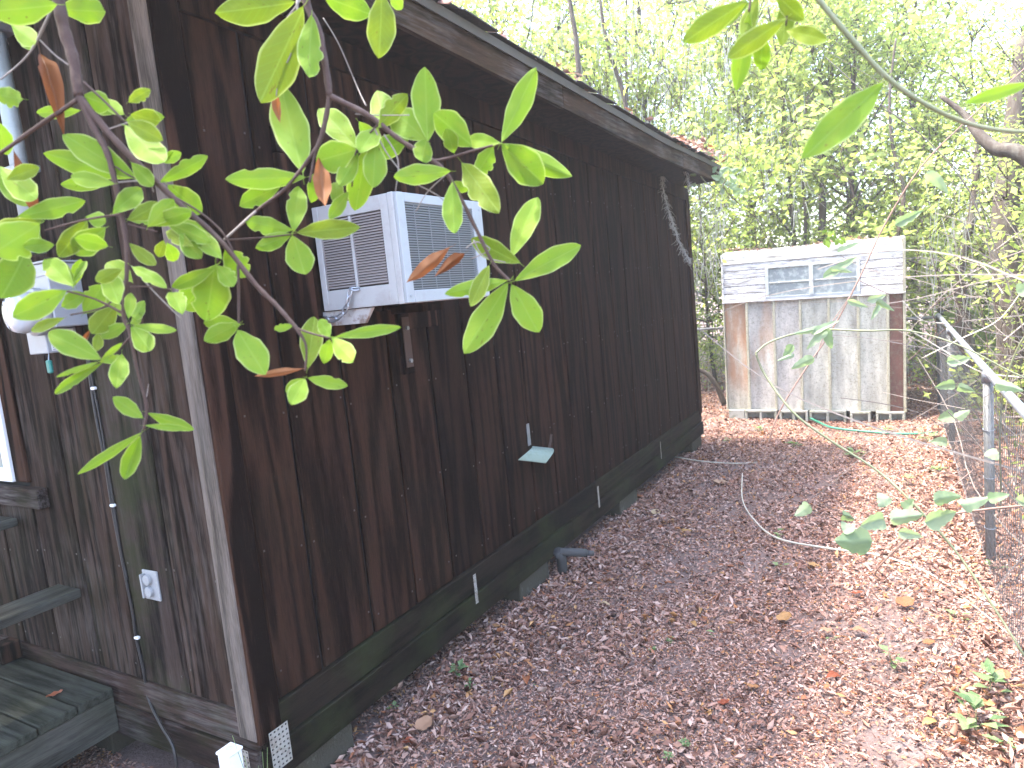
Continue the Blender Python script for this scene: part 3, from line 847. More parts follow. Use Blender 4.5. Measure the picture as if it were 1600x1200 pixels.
# concrete blocks, hollow cores facing out
def block_mesh(w, holes):
    mb = MB(); h = .19; d = .19; t = .027
    if holes == 0: mb.box(0,w,0,d,0,h)
    else:
        hw = (w - t*(holes+1))/holes
        mb.box(0,w,0,d,0,t).box(0,w,0,d,h-t,h)
        for i in range(holes+1):
            x = i*(hw+t); mb.box(x,x+t,0,d,t,h-t)
        mb.box(t,w-t,d*.55,d*.6,t,h-t)
    return mb.mesh('block', .004)
bx = [(-.03,.16,0,'plain end-on concrete block under the left shed corner'),(.168,.545,2,'hollow concrete block, second from left under the shed'),(.575,.90,2,'hollow concrete block, third from left under the shed'),(.918,1.318,2,'hollow concrete block under the middle of the shed with leaves in its cores'),(1.362,1.575,1,'short single-core concrete block under the shed'),(1.63,1.925,2,'hollow concrete block under the right shed corner')]
for i, (a, c, hn, lab) in enumerate(bx):
    o = link('cinder_block', block_mesh(c-a, hn), None, (a, 7.44+random.uniform(-.015,.02), -.060 - .019*a), (0,0,random.uniform(-.02,.02)), mat=M['block'])
    tag(o, lab, 'concrete block', 'concrete blocks under the shed')
for i, (a, c, w_) in enumerate(((0,.39,'left'),(.75,1.15,'middle'),(1.5,1.9,'right'))):
    o = link('cinder_block', block_mesh(.4, 2), None, (a, 8.85, -.072-.019*a), mat=M['block'])
    tag(o, 'hollow concrete block under the %s of the shed rear edge' % w_, 'concrete block', 'concrete blocks under the rear of the shed')

# ------------------------------------------------------------------ chain-link fence
fe = empty('chain_link_fence', (2.41,3.22,0), 'galvanised chain-link fence along the right side of the yard', 'fence')
fp = [(2.585,-2.8),(2.50,.22),(2.41,3.22),(2.33,6.21),(2.28,8.15)]
def fx(y):
    for (a, b_) in zip(fp[:-1], fp[1:]):
        if y <= b_[1]: break
    t = (y-a[1])/(b_[1]-a[1]); return a[0]+(b_[0]-a[0])*t
FH = 1.115
O = fe.location
def fence_post(x, y, parent, h=FH+.03, r=.026):
    o0 = parent.location
    mb = MB(); mb.tube([(x-o0.x,y-o0.y,-.1),(x-o0.x,y-o0.y,h-.03)], r, 14); po = mb.build('post', M['galv_dark'], parent); smooth(po.data)
    mb = MB(); mb.tube([(x-o0.x,y-o0.y,h-.07),(x-o0.x,y-o0.y,h-.02),(x-o0.x,y-o0.y,h-.005)], [r+.005,r+.005,r*.5], 14); smooth(mb.build('post_cap', M['galv'], po).data)
    for z in (.22,.52,.80):
        mb = MB(); mb.tube([(x-o0.x+math.cos(t)*(r+.003),y-o0.y+math.sin(t)*(r+.003),z+.006*math.sin(t)) for t in np.linspace(0,2*math.pi,13)], .0025, 5, cap=False); mb.build('tie_wire', M['galv'], po)
for (x, y) in fp: fence_post(x, y, fe)
mb = MB()
mb.tube([(x-O.x+.002,y-O.y,FH+.012) for x,y in fp], .021, 14); smooth(mb.build('top_rail', M['galv'], fe).data)
def chain_mesh(P0, P1, zlo, zhi, pitch, wire, wob=.006, seed=1):
    """woven diamonds: zigzag wires, 4-sided tubes"""
    rg = np.random.default_rng(seed)
    P0 = np.array(P0, float); P1 = np.array(P1, float); L = np.linalg.norm(P1-P0); d = (P1-P0)/L; nrm = np.array([-d[1], d[0]])
    nw = int(L/pitch); nz = int((zhi-zlo)/(pitch*.55))
    i = np.arange(nw)[:,None]; k = np.arange(nz+1)[None,:]
    u = i*pitch + np.where((k+0)%2==0, 0, pitch)*1.0
    zz = zlo + k*pitch*.55 + 0*i
    off = np.where(k%2==0, .0022, -.0022) + 0*i
    bow = wob*np.sin(u*2.1+1)*np.sin(zz*3)
    x = P0[0]+d[0]*u+nrm[0]*(off+bow); y = P0[1]+d[1]*u+nrm[1]*(off+bow)
    ctr = np.stack([x,y,zz+rg.normal(size=x.shape)*.0015],-1)
    r = wire
    offs = np.array([[d[0]*r,d[1]*r,0],[nrm[0]*r,nrm[1]*r,0],[-d[0]*r,-d[1]*r,0],[-nrm[0]*r,-nrm[1]*r,0]])
    offs = offs[:3]; 
    V = (ctr[:,:,None,:]+offs[None,None,:,:])
    q = 3
    idx = np.arange(nw*(nz+1)*q).reshape(nw,nz+1,q)
    a = idx[:,:-1,:]; b_ = idx[:,1:,:]
    F_ = np.stack([a, np.roll(a,-1,2), np.roll(b_,-1,2), b_],-1).reshape(-1,4)
    return V.reshape(-1,3), F_
VV = []; FF = []; base = 0
for (p0, p1) in zip(fp[:-1], fp[1:]):
    v_, f_ = chain_mesh((p0[0]-O.x-.024,p0[1]-O.y), (p1[0]-O.x-.024,p1[1]-O.y), .03, FH+.01, .058, .0026)
    VV.append(v_); FF.append(f_+base); base += len(v_)
o = link('wire_mesh', np_mesh('wire_mesh', np.concatenate(VV), np.concatenate(FF), M['wire']), fe); o['kind'] = 'stuff'
fb = empty('chain_link_fence', (-.5,9.35,0), 'chain-link fence running across behind the shed', 'fence')
fence_post(-1.9,9.35,fb); fence_post(1.0,9.35,fb); fence_post(-4.8,9.35,fb)
mb = MB(); mb.tube([(-5.5,0,FH-.02),(2.78,-1.15,FH-.02)], .019, 12); smooth(mb.build('top_rail', M['galv_dark'], fb).data)
v_, f_ = chain_mesh((-5.5,-.0), (2.78,-1.15), .03, FH-.02, .058, .0016)
o = link('wire_mesh', np_mesh('wire_mesh', v_, f_, M['wire']), fb); o['kind'] = 'stuff'
for ch_ in fb.children:
    if ch_.name.startswith('post'):
        pass

# ------------------------------------------------------------------ leaf litter
def scatter(n, x0, x1, y0, y1, zs, rng=RNG):
    p = np.stack([rng.uniform(x0,x1,n), rng.uniform(y0,y1,n), np.zeros(n)], 1)
    gzv = np.array([gz(a, b_) for a, b_ in p[:, :2]]) if n < 400000 else 0
    p[:,2] = gzv + rng.uniform(.002, zs, n)
    return p
def keep_out(p):
    inside = (p[:,0] < -.5) & (p[:,1] > .0) & (p[:,1] < 6.0)
    return p[~inside]
def litter(name, parts, mat=LITTER):
    V=[];F=[];b0=0
    for p, L, w, tl, cu in parts:
        m_ = leaf_cloud('tmp', p, L, w, None, tilt=tl, curl=cu)
        v = np.empty(len(m_.vertices)*3, np.float32); m_.vertices.foreach_get('co', v)
        f = np.empty(len(m_.loops), np.int32); m_.loops.foreach_get('vertex_index', f)
        bpy.data.meshes.remove(m_)
        V.append(v.reshape(-1,3)); F.append(f.reshape(-1,3)+b0); b0 += len(V[-1])
    return link(name, np_mesh(name, np.concatenate(V), np.concatenate(F), mat))
p1 = keep_out(scatter(125000, -1.3, 2.75, -.6, 2.4, .016))
p2 = keep_out(scatter(100000, -.1, 2.9, 2.4, 9.3, .022))
p3 = scatter(7000, -.05, 2.9, 0, 9.4, .03)
p3 = keep_out(p3)
def patch(p, a=1.0):
    q = np.sin(p[:,0]*3.1+1.7*np.sin(p[:,1]*1.9))*np.sin(p[:,1]*2.7+1.3*np.sin(p[:,0]*2.3+1))+.45*np.sin(p[:,0]*9.1+p[:,1]*7.3)*np.sin(p[:,1]*8.7-p[:,0]*5.1)
    return q*a
p1 = p1[RNG.random(len(p1)) > np.clip(patch(p1)*1.1-.15, 0, .72)]
p2 = p2[RNG.random(len(p2)) > np.clip(patch(p2)*1.0-.2, 0, .6)]
p7 = keep_out(scatter(16000, -.5, 2.7, -.5, 9.3, .03)); p7 = p7[patch(p7) < -.28]
p4 = scatter(14000, -5, 9, 9.3, 14, .03)
p5 = scatter(12000, 2.6, 7.5, -1, 9.3, .03)
p6 = keep_out(scatter(16000, -4.5, .1, 6.0, 9.4, .03))
# drift of larger brown leaves along the wall and the fence
nd = 5200
pd = np.stack([np.abs(RNG.normal(0,.16,nd))+.02, RNG.uniform(-.1,6.1,nd), RNG.uniform(.004,.035,nd)],1)
pf = np.stack([2.36+RNG.normal(0,.14,3000), RNG.uniform(.5,8.2,3000), RNG.uniform(.01,.05,3000)],1)
lt = litter('leaf_litter', [(p1,.0215,.0072,.40,.28),(p2,.0275,.0098,.42,.28),(p3,.045,.017,.5,.3),(p4,.07,.03,.5,.3),(p5,.065,.028,.5,.3),(p6,.045,.017,.45,.3),(p7,.048,.019,.55,.35),(pd,.040,.014,.5,.35),(pf,.05,.019,.7,.35)])
tag(lt, 'thick carpet of small brown and tan dead leaves over the yard', 'leaf litter', kind='stuff')
# litter caught on the roof edge
nr = 1700
yy = RNG.uniform(-.4,5.84,nr); w_ = RNG.random(nr) < (.12+.88*(yy>4.4)); yy = yy[w_]
xr = np.array([ex(a) for a in yy]) + RNG.uniform(-.35,.06,len(yy))
zr = 2.936+SAG*yy+.185+(np.array([ex(a) for a in yy])-xr)*.28+RNG.uniform(.0,.05,len(yy))*(1+1.6*(yy>5))
rl = litter('roof_litter', [(np.stack([xr,yy,zr],1),.07,.028,.6,.3)])
tag(rl, 'dead leaves caught along the edge of the cabin roof', 'leaf litter', kind='stuff')
# twigs and chips among the leaves
tw = MB()
for i in range(260):
    x, y = random.uniform(.05,2.4), random.uniform(-.3,8.5); a = random.uniform(0,math.pi); L = random.uniform(.03,.16)
    p = Vector((x,y,gz(x,y)+.018)); d = Vector((math.cos(a),math.sin(a),random.uniform(-.05,.12)))
    tw.tube([p-d*L/2, p+Vector((random.uniform(-.01,.01),random.uniform(-.01,.01),.004)), p+d*L/2], random.uniform(.0012,.003), 4)
tag(tw.build('fallen_twigs', M['twig']), 'small dead twigs scattered over the leaf litter', 'twigs', kind='stuff')

SPRIG = []
ns = 420
sx = RNG.uniform(0,1.9,ns); sy = RNG.uniform(.0,1.2,ns); 
sd = litter('roof_litter', [(np.stack([sx-.045, 7.50+sy, 2.095-.019*sx+RNG.uniform(.0,.03,ns)*(1+np.sin(sx*5+1))],1),.05,.02,.6,.3)])
tag(sd, 'dead leaves and moss lying along the top of the shed', 'leaf litter', kind='stuff')
sp_ = empty('roof_sprig', (1.25,7.5,2.08), 'clump of green leaves drooping over the shed top right of its middle', 'vine')
for i in range(16):
    x = 1300+random.uniform(-14,14); y = 372+random.uniform(-14,8)
    SPRIG.append((x, y, random.uniform(0,6.28), random.uniform(9,15)))

# ------------------------------------------------------------------ leaf meshes for the near branches
def leaf_mesh(name, shape='bay', fold=.10, curl=.08, notch=0, wave=.02, seed=0, nx=24, ny=8, stalk=True):
    rg = random.Random(seed)
    V=[];F=[];rim=[]
    bites = [(rg.uniform(.3,.9), rg.choice((-1,1)), rg.uniform(.03,.07), rg.uniform(.08,.3)) for _ in range(notch)]
    ph = rg.uniform(0,6)
    for i in range(nx+1):
        t = i/nx
        if shape == 'bay': w = .5*(math.sin(math.pi*min(1,t**1.22))**.70) if 0<t<1 else 0.0
        elif shape == 'round': w = .5*(math.sin(math.pi*t**.95)**.55) if 0<t<1 else 0
        elif shape == 'heart': w = .5*min(1,(max(0,t)/.12)**.5)*(1-t**2.2)**.8*(1+.07*math.cos(t*26)) if t<1 else 0
        else: w = .5*(math.sin(math.pi*t)**1.0) if 0<t<1 else 0
        w = max(w, .004)
        for j in range(ny+1):
            s = -1+2*j/ny
            ww = w*(1+.03*math.sin(t*21+ph+s))
            for (bt, bs, br_, bd) in bites:
                if bs*s > 0 and abs(t-bt) < br_: ww *= 1 - bd*math.sqrt(max(0,1-((t-bt)/br_)**2))*abs(s)**1.5
            x = t + (.05*(-abs(s)) if shape=='heart' and t<.2 else 0)
            y = s*ww + .03*math.sin(t*3+ph)
            z = fold*abs(s*ww)*1.6 + curl*((t-.45)**2)*-2.2 + wave*math.sin(t*14+ph+(2 if s>0 else 0))*abs(s)
            V.append((x,y,z)); rim.append(abs(s))
    for i in range(nx):
        for j in range(ny):
            a = i*(ny+1)+j
            F.append((a,a+ny+1,a+ny+2,a+1))
    if stalk:
        mb = MB(); mb.tube([(-.10,0,.02),(-.05,0,.004),(0.01,.03*math.sin(ph),curl*.45**2*-2.2-.003)], [.012,.010,.010], 5)
        b0 = len(V); V += mb.v; F += [tuple(b0+i for i in f) for f in mb.f]; rim += [0]*len(mb.v)
    me = bpy.data.meshes.new(name); me.from_pydata(V,[],F)
    at = me.attributes.new('rim','FLOAT','POINT'); at.data.foreach_set('value', rim)
    smooth(me)
    return me
BAY = [leaf_mesh('leaf','bay',fold=.05,curl=.07,notch=n,wave=wv,seed=s) for s,(n,wv) in enumerate(((0,.012),(0,.02),(0,.015),(2,.03),(0,.01),(1,.02),(0,.02)))]
BAYC = [leaf_mesh('leaf','bay',fold=.2,curl=.42,notch=1,seed=11), leaf_mesh('leaf','bay',fold=.3,curl=-.4,seed=12)]
RND = [leaf_mesh('leaf','round',fold=.12,curl=.12,notch=1,seed=21), leaf_mesh('leaf','round',fold=.06,curl=.2,seed=22)]
BRN = [leaf_mesh('dead_leaf','lance',fold=.5,curl=.5,notch=1,wave=.05,seed=31), leaf_mesh('dead_leaf','lance',fold=.3,curl=-.45,wave=.06,seed=32)]
HRT = [leaf_mesh('leaf','heart',fold=.12,curl=.2,seed=41), leaf_mesh('leaf','heart',fold=.2,curl=-.15,seed=42)]
_cp = {}
def with_mat(me, mat):
    k = (me.name, mat.name)
    if k not in _cp:
        c = me.copy(); c.materials.clear(); c.materials.append(mat); _cp[k] = c
    return _cp[k]

def put_leaf(parent, base, tip, wpx, depth, kind='g', dd=None, tilt=.22, rnd=random):
    """leaf between two measured points; true size follows from its distance"""
    if dd is None: dd = rnd.uniform(-.05,.05)
    B = W(base[0], base[1], depth); T = W(tip[0], tip[1], depth+dd)
    x = T-B; L = x.length*1.03; x.normalize()
    toc = (CAM-B).normalized()
    nz = toc + AX_R*rnd.uniform(-tilt,tilt) + AX_U*rnd.uniform(-tilt*.6,tilt)
    nz = (nz - x*nz.dot(x)).normalized()
    if rnd.random() < .5: nz_sign = 1
    else: nz_sign = -1
    nz = nz*nz_sign
    y = nz.cross(x)
    wid = wpx/FPX*depth*1.0
    if kind in ('g','d','c','r'):
        me = {'g': rnd.choice(BAY), 'd': rnd.choice(BAY), 'c': BAYC[rnd.randint(0,1)], 'r': rnd.choice(RND)}[kind]
        me = with_mat(me, LEAF_D if kind == 'd' else LEAF); nm = 'leaf'
    elif kind == 'b':
        me = with_mat(rnd.choice(BRN), BROWN); nm = 'dead_leaf'
    elif kind == 'v':
        me = with_mat(rnd.choice(HRT), VINEL); nm = 'leaf'
    # light from above should meet a thin sheet: keep curvature modest by scaling z with width
    mat = Matrix((x*L, y*wid, nz*min(L, wid*2.2))).transposed().to_4x4()
    mat.translation = B
    o = bpy.data.objects.new(nm, me)
    COL.objects.link(o)
    o.parent = parent
    o.matrix_world = mat if parent is None else (Matrix.Translation(-parent.location) @ mat)
    if parent is not None:
        o.matrix_parent_inverse = Matrix.Identity(4)
        o.matrix_basis = Matrix.Translation(-parent.location) @ mat
    return o
def stem(parent, pts, name='stem', mat=None, n=8, sub=6):
    if parent is globals().get('brn'): pts = [(q[0],q[1],q[2],q[3]*.78) for q in pts]
    """pts: (px, py, depth, width_px)"""
    P = [W(p[0],p[1],p[2])-parent.location for p in pts]
    Rd = [p[3]/FPX*p[2]/2*.88 for p in pts]
    a, r_ = catmull(P, Rd, sub)
    r_ = [x*(1+.08*math.sin(i*1.7)) for i, x in enumerate(r_)]
    mb = MB(); mb.tube(a, r_, n)
    o = mb.build(name, mat or M['twig'], parent); smooth(o.data)
    return o

# --- centre branch
DC = .98
bc = empty('leafy_branch', W(480,-160,DC), 'leafy bay branch hanging in front of the dark wall and air conditioner', 'branch')
stem(bc, [(455,-260,DC,17),(470,-100,DC,15),(478,0,DC,14),(497,45,DC,13),(508,100,DC,12),(515,150,DC,12)], 'stem')
stem(bc, [(515,150,DC,11),(575,180,DC,10),(620,215,DC,9),(650,235,DC,9),(690,262,DC,8),(715,300,DC,7),(745,360,DC,7),(770,410,DC,6),(797,440,DC,6)], 'stem')
stem(bc, [(515,150,DC,9),(508,190,DC,9),(499,222,DC,8),(485,245,DC,7),(460,278,DC,6),(440,300,DC,6),(400,330,DC,5),(350,375,DC,5)], 'stem')
for t in ([(499,222,DC,6),(492,240,DC,5),(484,285,DC,4)], [(679,251,DC,5),(700,247,DC,5),(740,235,DC,4),(783,224,DC,4)],
          [(550,292,DC,3),(557,236,DC,3),(590,195,DC,4)], [(350,375,DC,3),(400,372,DC,3),(458,366,DC,3)], [(690,262,DC,3),(702,280,DC,3),(706,288,DC,3)],
          [(655,245,DC,3),(668,221,DC,3)]):
    stem(bc, t, 'twig', n=6)
for t in ([(465,0,DC,5),(462,55,DC,4),(452,90,DC,3),(435,120,DC,3),(432,150,DC,2)], [(470,0,DC,3),(440,40,DC,3),(424,62,DC,2)],
          [(505,28,DC+.1,2),(530,70,DC+.1,2),(560,140,DC+.1,2),(572,165,DC,2)], [(555,178,DC,2),(590,180,DC,2),(640,180,DC,2)],
          [(585,200,DC,3),(605,240,DC,3),(640,280,DC,2),(690,310,DC,2),(720,350,DC,2)], [(600,210,DC,3),(622,250,DC,3),(618,300,DC,2)],
          [(740,375,DC,3),(755,400,DC,2),(790,410,DC,2)], [(728,388,DC,2),(745,378,DC,3),(765,390,DC,2),(735,405,DC,2)], [(700,270,DC,3),(668,300,DC,2),(650,330,DC,2)]):
    stem(bc, t, 'twig', M['twig_grey'], n=5)
CL = [((475,12),(408,157),62,'d'),((487,25),(482,121),40,'g'),((462,4),(343,20),50,'d'),((505,-6),(577,22),42,'g'),((597,-15),(593,87),46,'d'),((610,-12),(627,15),20,'g'),
 ((472,272),(440,138),58,'g'),((558,232),(500,168),42,'g'),((557,234),(495,252),48,'g'),((590,200),(634,150),34,'d'),((600,192),(590,146),40,'g'),((590,198),(563,235),34,'g'),
 ((668,221),(664,110),46,'g'),((667,220),(614,172),50,'g'),((640,216),(584,240),36,'g'),((572,228),(556,328),40,'g'),((587,220),(583,290),38,'g'),((666,220),(658,253),32,'r'),
 ((738,228),(679,178),46,'g'),((710,240),(698,202),26,'g'),((780,224),(728,218),24,'g'),((772,229),(745,272),32,'g'),((783,222),(836,110),36,'g'),((784,224),(884,274),36,'c'),
 ((783,226),(848,285),54,'g'),((704,268),(617,276),32,'g'),((720,252),(777,328),42,'d'),((706,285),(710,364),33,'g'),((706,285),(730,297),16,'g'),((800,402),(838,308),38,'g'),
 ((812,412),(737,373),34,'d'),((804,438),(906,384),36,'g'),((800,444),(840,518),44,'g'),((795,442),(727,549),46,'g'),((793,438),(698,458),26,'g'),((765,414),(736,476),26,'d'),
 ((705,387),(637,443),22,'b'),((728,394),(683,428),18,'b'),((478,276),(356,281),33,'g'),((440,290),(374,320),30,'g'),((457,361),(468,292),32,'g'),((456,360),(384,345),29,'g'),
 ((463,364),(559,355),31,'d'),((456,366),(402,387),26,'g'),((458,368),(476,428),43,'g'),((498,255),(508,332),27,'b'),((502,262),(487,314),25,'g'),((525,282),(527,318),22,'r'),
 ((423,60),(416,115),14,'b'),((432,145),(436,188),14,'b'),((560,240),(530,290),28,'g'),((560,190),(598,240),30,'g'),((545,300),(515,340),22,'g')]
rn = random.Random(3)
for (a, c, w, k) in CL: put_leaf(bc, a, c, w, DC+rn.uniform(-.02,.03), k, rnd=rn)

# --- left branch
DL = .92
bl = empty('leafy_branch', W(80,-160,DL), 'dense leafy bay branch with reddish stems over the electric meter at left', 'branch')
stem(bl, [(60,-260,DL,26),(80,-80,DL,24),(90,-10,DL,22),(100,45,DL,21),(115,95,DL,19),(123,150,DL,17)], 'stem')
stem(bl, [(123,150,DL,13),(150,205,DL,12),(168,240,DL,11),(180,285,DL,10),(190,335,DL,10),(198,385,DL,9),(198,430,DL,8),(193,490,DL,8),(203,520,DL,7),(215,580,DL,6),(229,635,DL,6),(224,672,DL,5)], 'stem')
stem(bl, [(123,150,DL,13),(170,208,DL,12),(210,250,DL,12),(250,290,DL,11),(300,335,DL,10),(348,380,DL,9),(400,445,DL,9),(430,475,DL,8),(452,500,DL,8),(463,513,DL,7),(478,540,DL,4),(477,580,DL,4)], 'stem')
for t in ([(123,155,DL,8),(60,197,DL,8),(0,240,DL,7),(-60,280,DL,7)], [(463,513,DL,5),(490,522,DL,4),(515,528,DL,4)], [(372,415,DL,5),(373,460,DL,5),(373,505,DL,4)],
          [(193,490,DL,5),(150,468,DL,4),(105,455,DL,4)], [(200,440,DL,4),(165,478,DL,3),(110,492,DL,3)], [(205,525,DL,4),(180,550,DL,4),(158,560,DL,3)],
          [(203,448,DL,3),(240,448,DL,3),(270,453,DL,3)], [(190,335,DL,4),(140,342,DL,4),(70,360,DL,3)], [(268,305,DL,4),(310,330,DL,4),(345,360,DL,4),(365,393,DL,3)],
          [(130,128,DL,4),(160,155,DL,4),(195,190,DL,4)], [(180,260,DL,3),(210,278,DL,3),(245,285,DL,3)], [(345,378,DL,4),(338,410,DL,3)], [(200,350,DL,3),(245,362,DL,3)]):
    stem(bl, t, 'twig', n=6)
for t in ([(85,5,DL,6),(62,55,DL,5),(40,90,DL,3),(0,125,DL,3)], [(62,62,DL,3),(85,85,DL,3),(108,102,DL,3)], [(205,415,DL,2),(240,455,DL,3),(283,498,DL,2)], [(160,205,DL,3),(205,190,DL,3)],
          [(350,375,DL+.05,4),(400,330,DL+.05,5)], [(185,285,DL,3),(230,283,DL,3),(240,300,DL,2)], [(229,620,DL,2),(232,600,DL,1)]):
    stem(bl, t, 'twig', M['twig_grey'], n=5)
LL = [((459,508),(428,515),13,'g'),((480,575),(492,496),36,'d'),((516,526),(500,500),22,'g'),((523,526),(624,512),19,'g'),((518,528),(553,565),30,'g'),((515,530),(507,566),22,'g'),
 ((480,590),(541,603),21,'g'),((477,592),(455,630),30,'g'),((475,592),(447,612),20,'g'),((472,577),(396,589),12,'b'),((374,505),(321,532),30,'g'),((370,514),(412,582),45,'g'),
 ((336,412),(323,498),60,'g'),((352,388),(382,432),40,'g'),((340,415),(365,447),28,'g'),((335,418),(270,450),24,'g'),((262,288),(313,332),40,'g'),((250,285),(324,245),24,'g'),
 ((342,400),(312,362),27,'g'),((212,280),(100,210),42,'g'),((178,286),(110,277),25,'g'),((195,180),(163,157),20,'g'),((198,190),(252,218),30,'d'),((205,178),(250,190),30,'d'),((200,160),(233,140),19,'d'),
 ((195,198),(258,254),44,'g'),((130,150),(172,165),34,'g'),((125,172),(58,177),20,'g'),((38,155),(-6,148),32,'g'),((18,40),(58,68),30,'g'),((90,8),(-15,18),48,'g'),((92,15),(166,18),40,'g'),
 ((-5,190),(12,240),30,'g'),((62,75),(98,196),27,'b'),((22,235),(62,346),22,'b'),((0,262),(58,312),38,'g'),((28,340),(130,314),32,'g'),((176,332),(222,295),32,'g'),((200,345),(250,318),28,'d'),
 ((232,355),(270,312),30,'g'),((135,340),(166,345),25,'g'),((138,345),(92,400),33,'d'),((165,357),(113,395),40,'g'),((85,382),(38,385),24,'g'),((62,350),(-10,395),60,'g'),((42,392),(5,462),56,'g'),
 ((112,447),(70,404),34,'g'),((105,455),(21,494),40,'g'),((113,445),(136,405),11,'c'),((95,480),(130,460),25,'g'),((187,476),(166,428),34,'g'),((205,440),(168,408),33,'g'),((130,490),(160,447),34,'g'),
 ((180,477),(145,521),34,'d'),((100,497),(48,516),18,'d'),((158,560),(75,520),38,'g'),((207,508),(275,517),15,'g'),((207,510),(236,549),32,'g'),((200,505),(158,527),21,'g'),((200,497),(206,458),18,'g'),
 ((208,500),(222,474),20,'r'),((205,415),(258,447),22,'g'),((268,455),(284,486),28,'r'),((262,380),(273,409),22,'g'),((280,365),(313,402),32,'g'),((345,404),(312,368),28,'g'),((157,567),(82,617),16,'c'),
 ((190,552),(182,603),27,'g'),((158,562),(190,537),9,'g'),((155,565),(90,588),9,'g'),((224,653),(178,622),24,'g'),((230,645),(301,671),20,'g'),((226,665),(292,670),11,'g'),((222,675),(125,739),16,'g'),
 ((221,677),(199,741),26,'c'),((140,515),(125,552),12,'b'),((155,520),(150,547),16,'d'),((203,380),(242,415),22,'d'),((0,362),(62,372),35,'g'),((250,255),(275,235),10,'c'),((205,255),(240,290),26,'g'),
 ((230,350),(300,330),26,'g'),((170,385),(120,372),26,'g'),((10,280),(60,262),24,'d'),((190,420),(150,440),22,'d'),((255,345),(330,378),26,'g'),((300,385),(260,360),24,'d')]
for (a, c, w, k) in LL: put_leaf(bl, a, c, w, DL+rn.uniform(-.04,.05), k, rnd=rn)
for (a, c, w, k) in LL:
    if k != 'b' and c[1] < 560 and rn.random() < .22:
        dx, dy = rn.uniform(-14,14), rn.uniform(-12,12); q = rn.uniform(-.7,.7)
        vx, vy = c[0]-a[0], c[1]-a[1]
        put_leaf(bl, (a[0]+dx*.4,a[1]+dy*.4), (a[0]+dx+vx*math.cos(q)-vy*math.sin(q), a[1]+dy+vx*math.sin(q)+vy*math.cos(q)), max(18,w*.85), DL+.06+rn.uniform(0,.08), rn.choice('gggd'), rnd=rn, tilt=.4)

# --- right branch, nearer the lens
DR = .85
brn = empty('leafy_branch', W(1200,-160,DR), 'green stemmed branch with long hanging leaves at the top right', 'branch')
stem(brn, [(1150,-220,DR,14),(1215,-90,DR,13),(1278,-2,DR,12),(1330,60,DR,12),(1385,120,DR,11),(1450,165,DR,10),(1520,195,DR,10),(1600,206,DR,9),(1720,200,DR,9)], 'stem', M['twig_green'])
stem(brn, [(1215,-90,DR,7),(1180,-30,DR,6),(1170,18,DR,5)], 'stem', M['twig'])
stem(brn, [(1215,-90,DR,7),(1232,-30,DR,6),(1228,40,DR,4)], 'stem', M['twig'])
stem(brn, [(1368,104,DR,5),(1380,122,DR,4)], 'twig', M['twig_green'])
RL = [((1168,0),(1068,66),38,'d'),((1175,2),(1100,58),20,'g'),((1228,28),(1139,90),34,'d'),((1230,-12),(1224,70),30,'d'),((1228,48),(1290,62),26,'d'),((1172,18),(1150,139),32,'g'),((1190,48),(1190,110),28,'g'),
 ((1185,-5),(1160,60),26,'d'),((1382,126),(1261,242),50,'g'),((1615,128),(1512,160),20,'g'),((1210,-10),(1255,30),28,'d')]
for (a, c, w, k) in RL: put_leaf(brn, a, c, w, DR+rn.uniform(-.03,.03), k, rnd=rn, tilt=.25)

# ------------------------------------------------------------------ bramble and vine canes at the right
def cane(label, D, runs, leaves, mat, name='bramble_cane', cat='vine', lk='v', extra=None, group=None):
    e = empty(name, W(runs[0][-1][0], runs[0][-1][1], runs[0][-1][2]), label, cat, group)
    for r_ in runs: stem(e, [(q[0],q[1],q[2],q[3]*.72) for q in r_], 'stem', mat, n=7)
    for (a, c, w, d) in leaves: put_leaf(e, a, c, w, d, lk, rnd=rn, tilt=.5)
    return e
def gpt(px, py, h=.03):
    """depth of the ground under a pixel"""
    p = on(px, py, 2, h); return (p-CAM).dot(AX_F)
cane('thin green cane bent sharply in front of the shed and reaching down to the right', 3, [[(1181,552,3.1,5),(1200,536,3.1,5),(1240,522,3.1,5),(1290,515,3.1,5),(1355,517,3.0,5),(1420,517,3.0,4),(1500,540,2.9,4),(1600,590,2.8,4),(1700,620,2.8,4)],
   [(1181,552,3.1,5),(1195,585,3.1,6),(1240,645,3.0,6),(1300,690,2.95,6),(1370,735,2.9,6),(1430,790,2.8,6),(1500,870,2.75,6),(1560,960,2.65,6),(1610,1040,2.6,6),(1640,1085,gpt(1640,1085,.01),6)]],
   [((1285,512),(1240,522),10,3.05),((1290,515),(1262,545),14,3.05),((1290,515),(1300,545),16,3.05),((1270,520),(1310,500),12,3.05),((1240,540),(1225,560),14,3.05),((1270,560),(1236,575),16,3.05),((1240,553),(1215,563),8,3.05)], M['twig_green'])
cane('reddish brown cane arching up across the shed window into the thicket', 4, [[(1190,725,4.2,2),(1215,650,4.2,4),(1250,590,4.2,4),(1300,515,4.2,4),(1340,440,4.2,4),(1382,352,4.2,4),(1440,260,4.1,4),(1520,180,4.0,3),(1620,90,4.0,3)],
   [(1330,460,4.2,2),(1290,520,4.2,2),(1275,560,4.2,2)], [(1345,440,4.2,2),(1390,460,4.2,2)]],
   [((1290,432),(1340,400),14,4.1),((1300,420),(1330,425),10,4.1),((1325,470),(1355,480),10,4.1),((1355,470),(1382,462),12,4.1),((1310,395),(1345,380),12,4.1),((1370,470),(1395,485),10,4.1),((1372,478),(1360,500),9,4.1),((1400,350),(1440,330),16,4.1),((1450,270),(1480,300),18,4)], M['cane_red'])
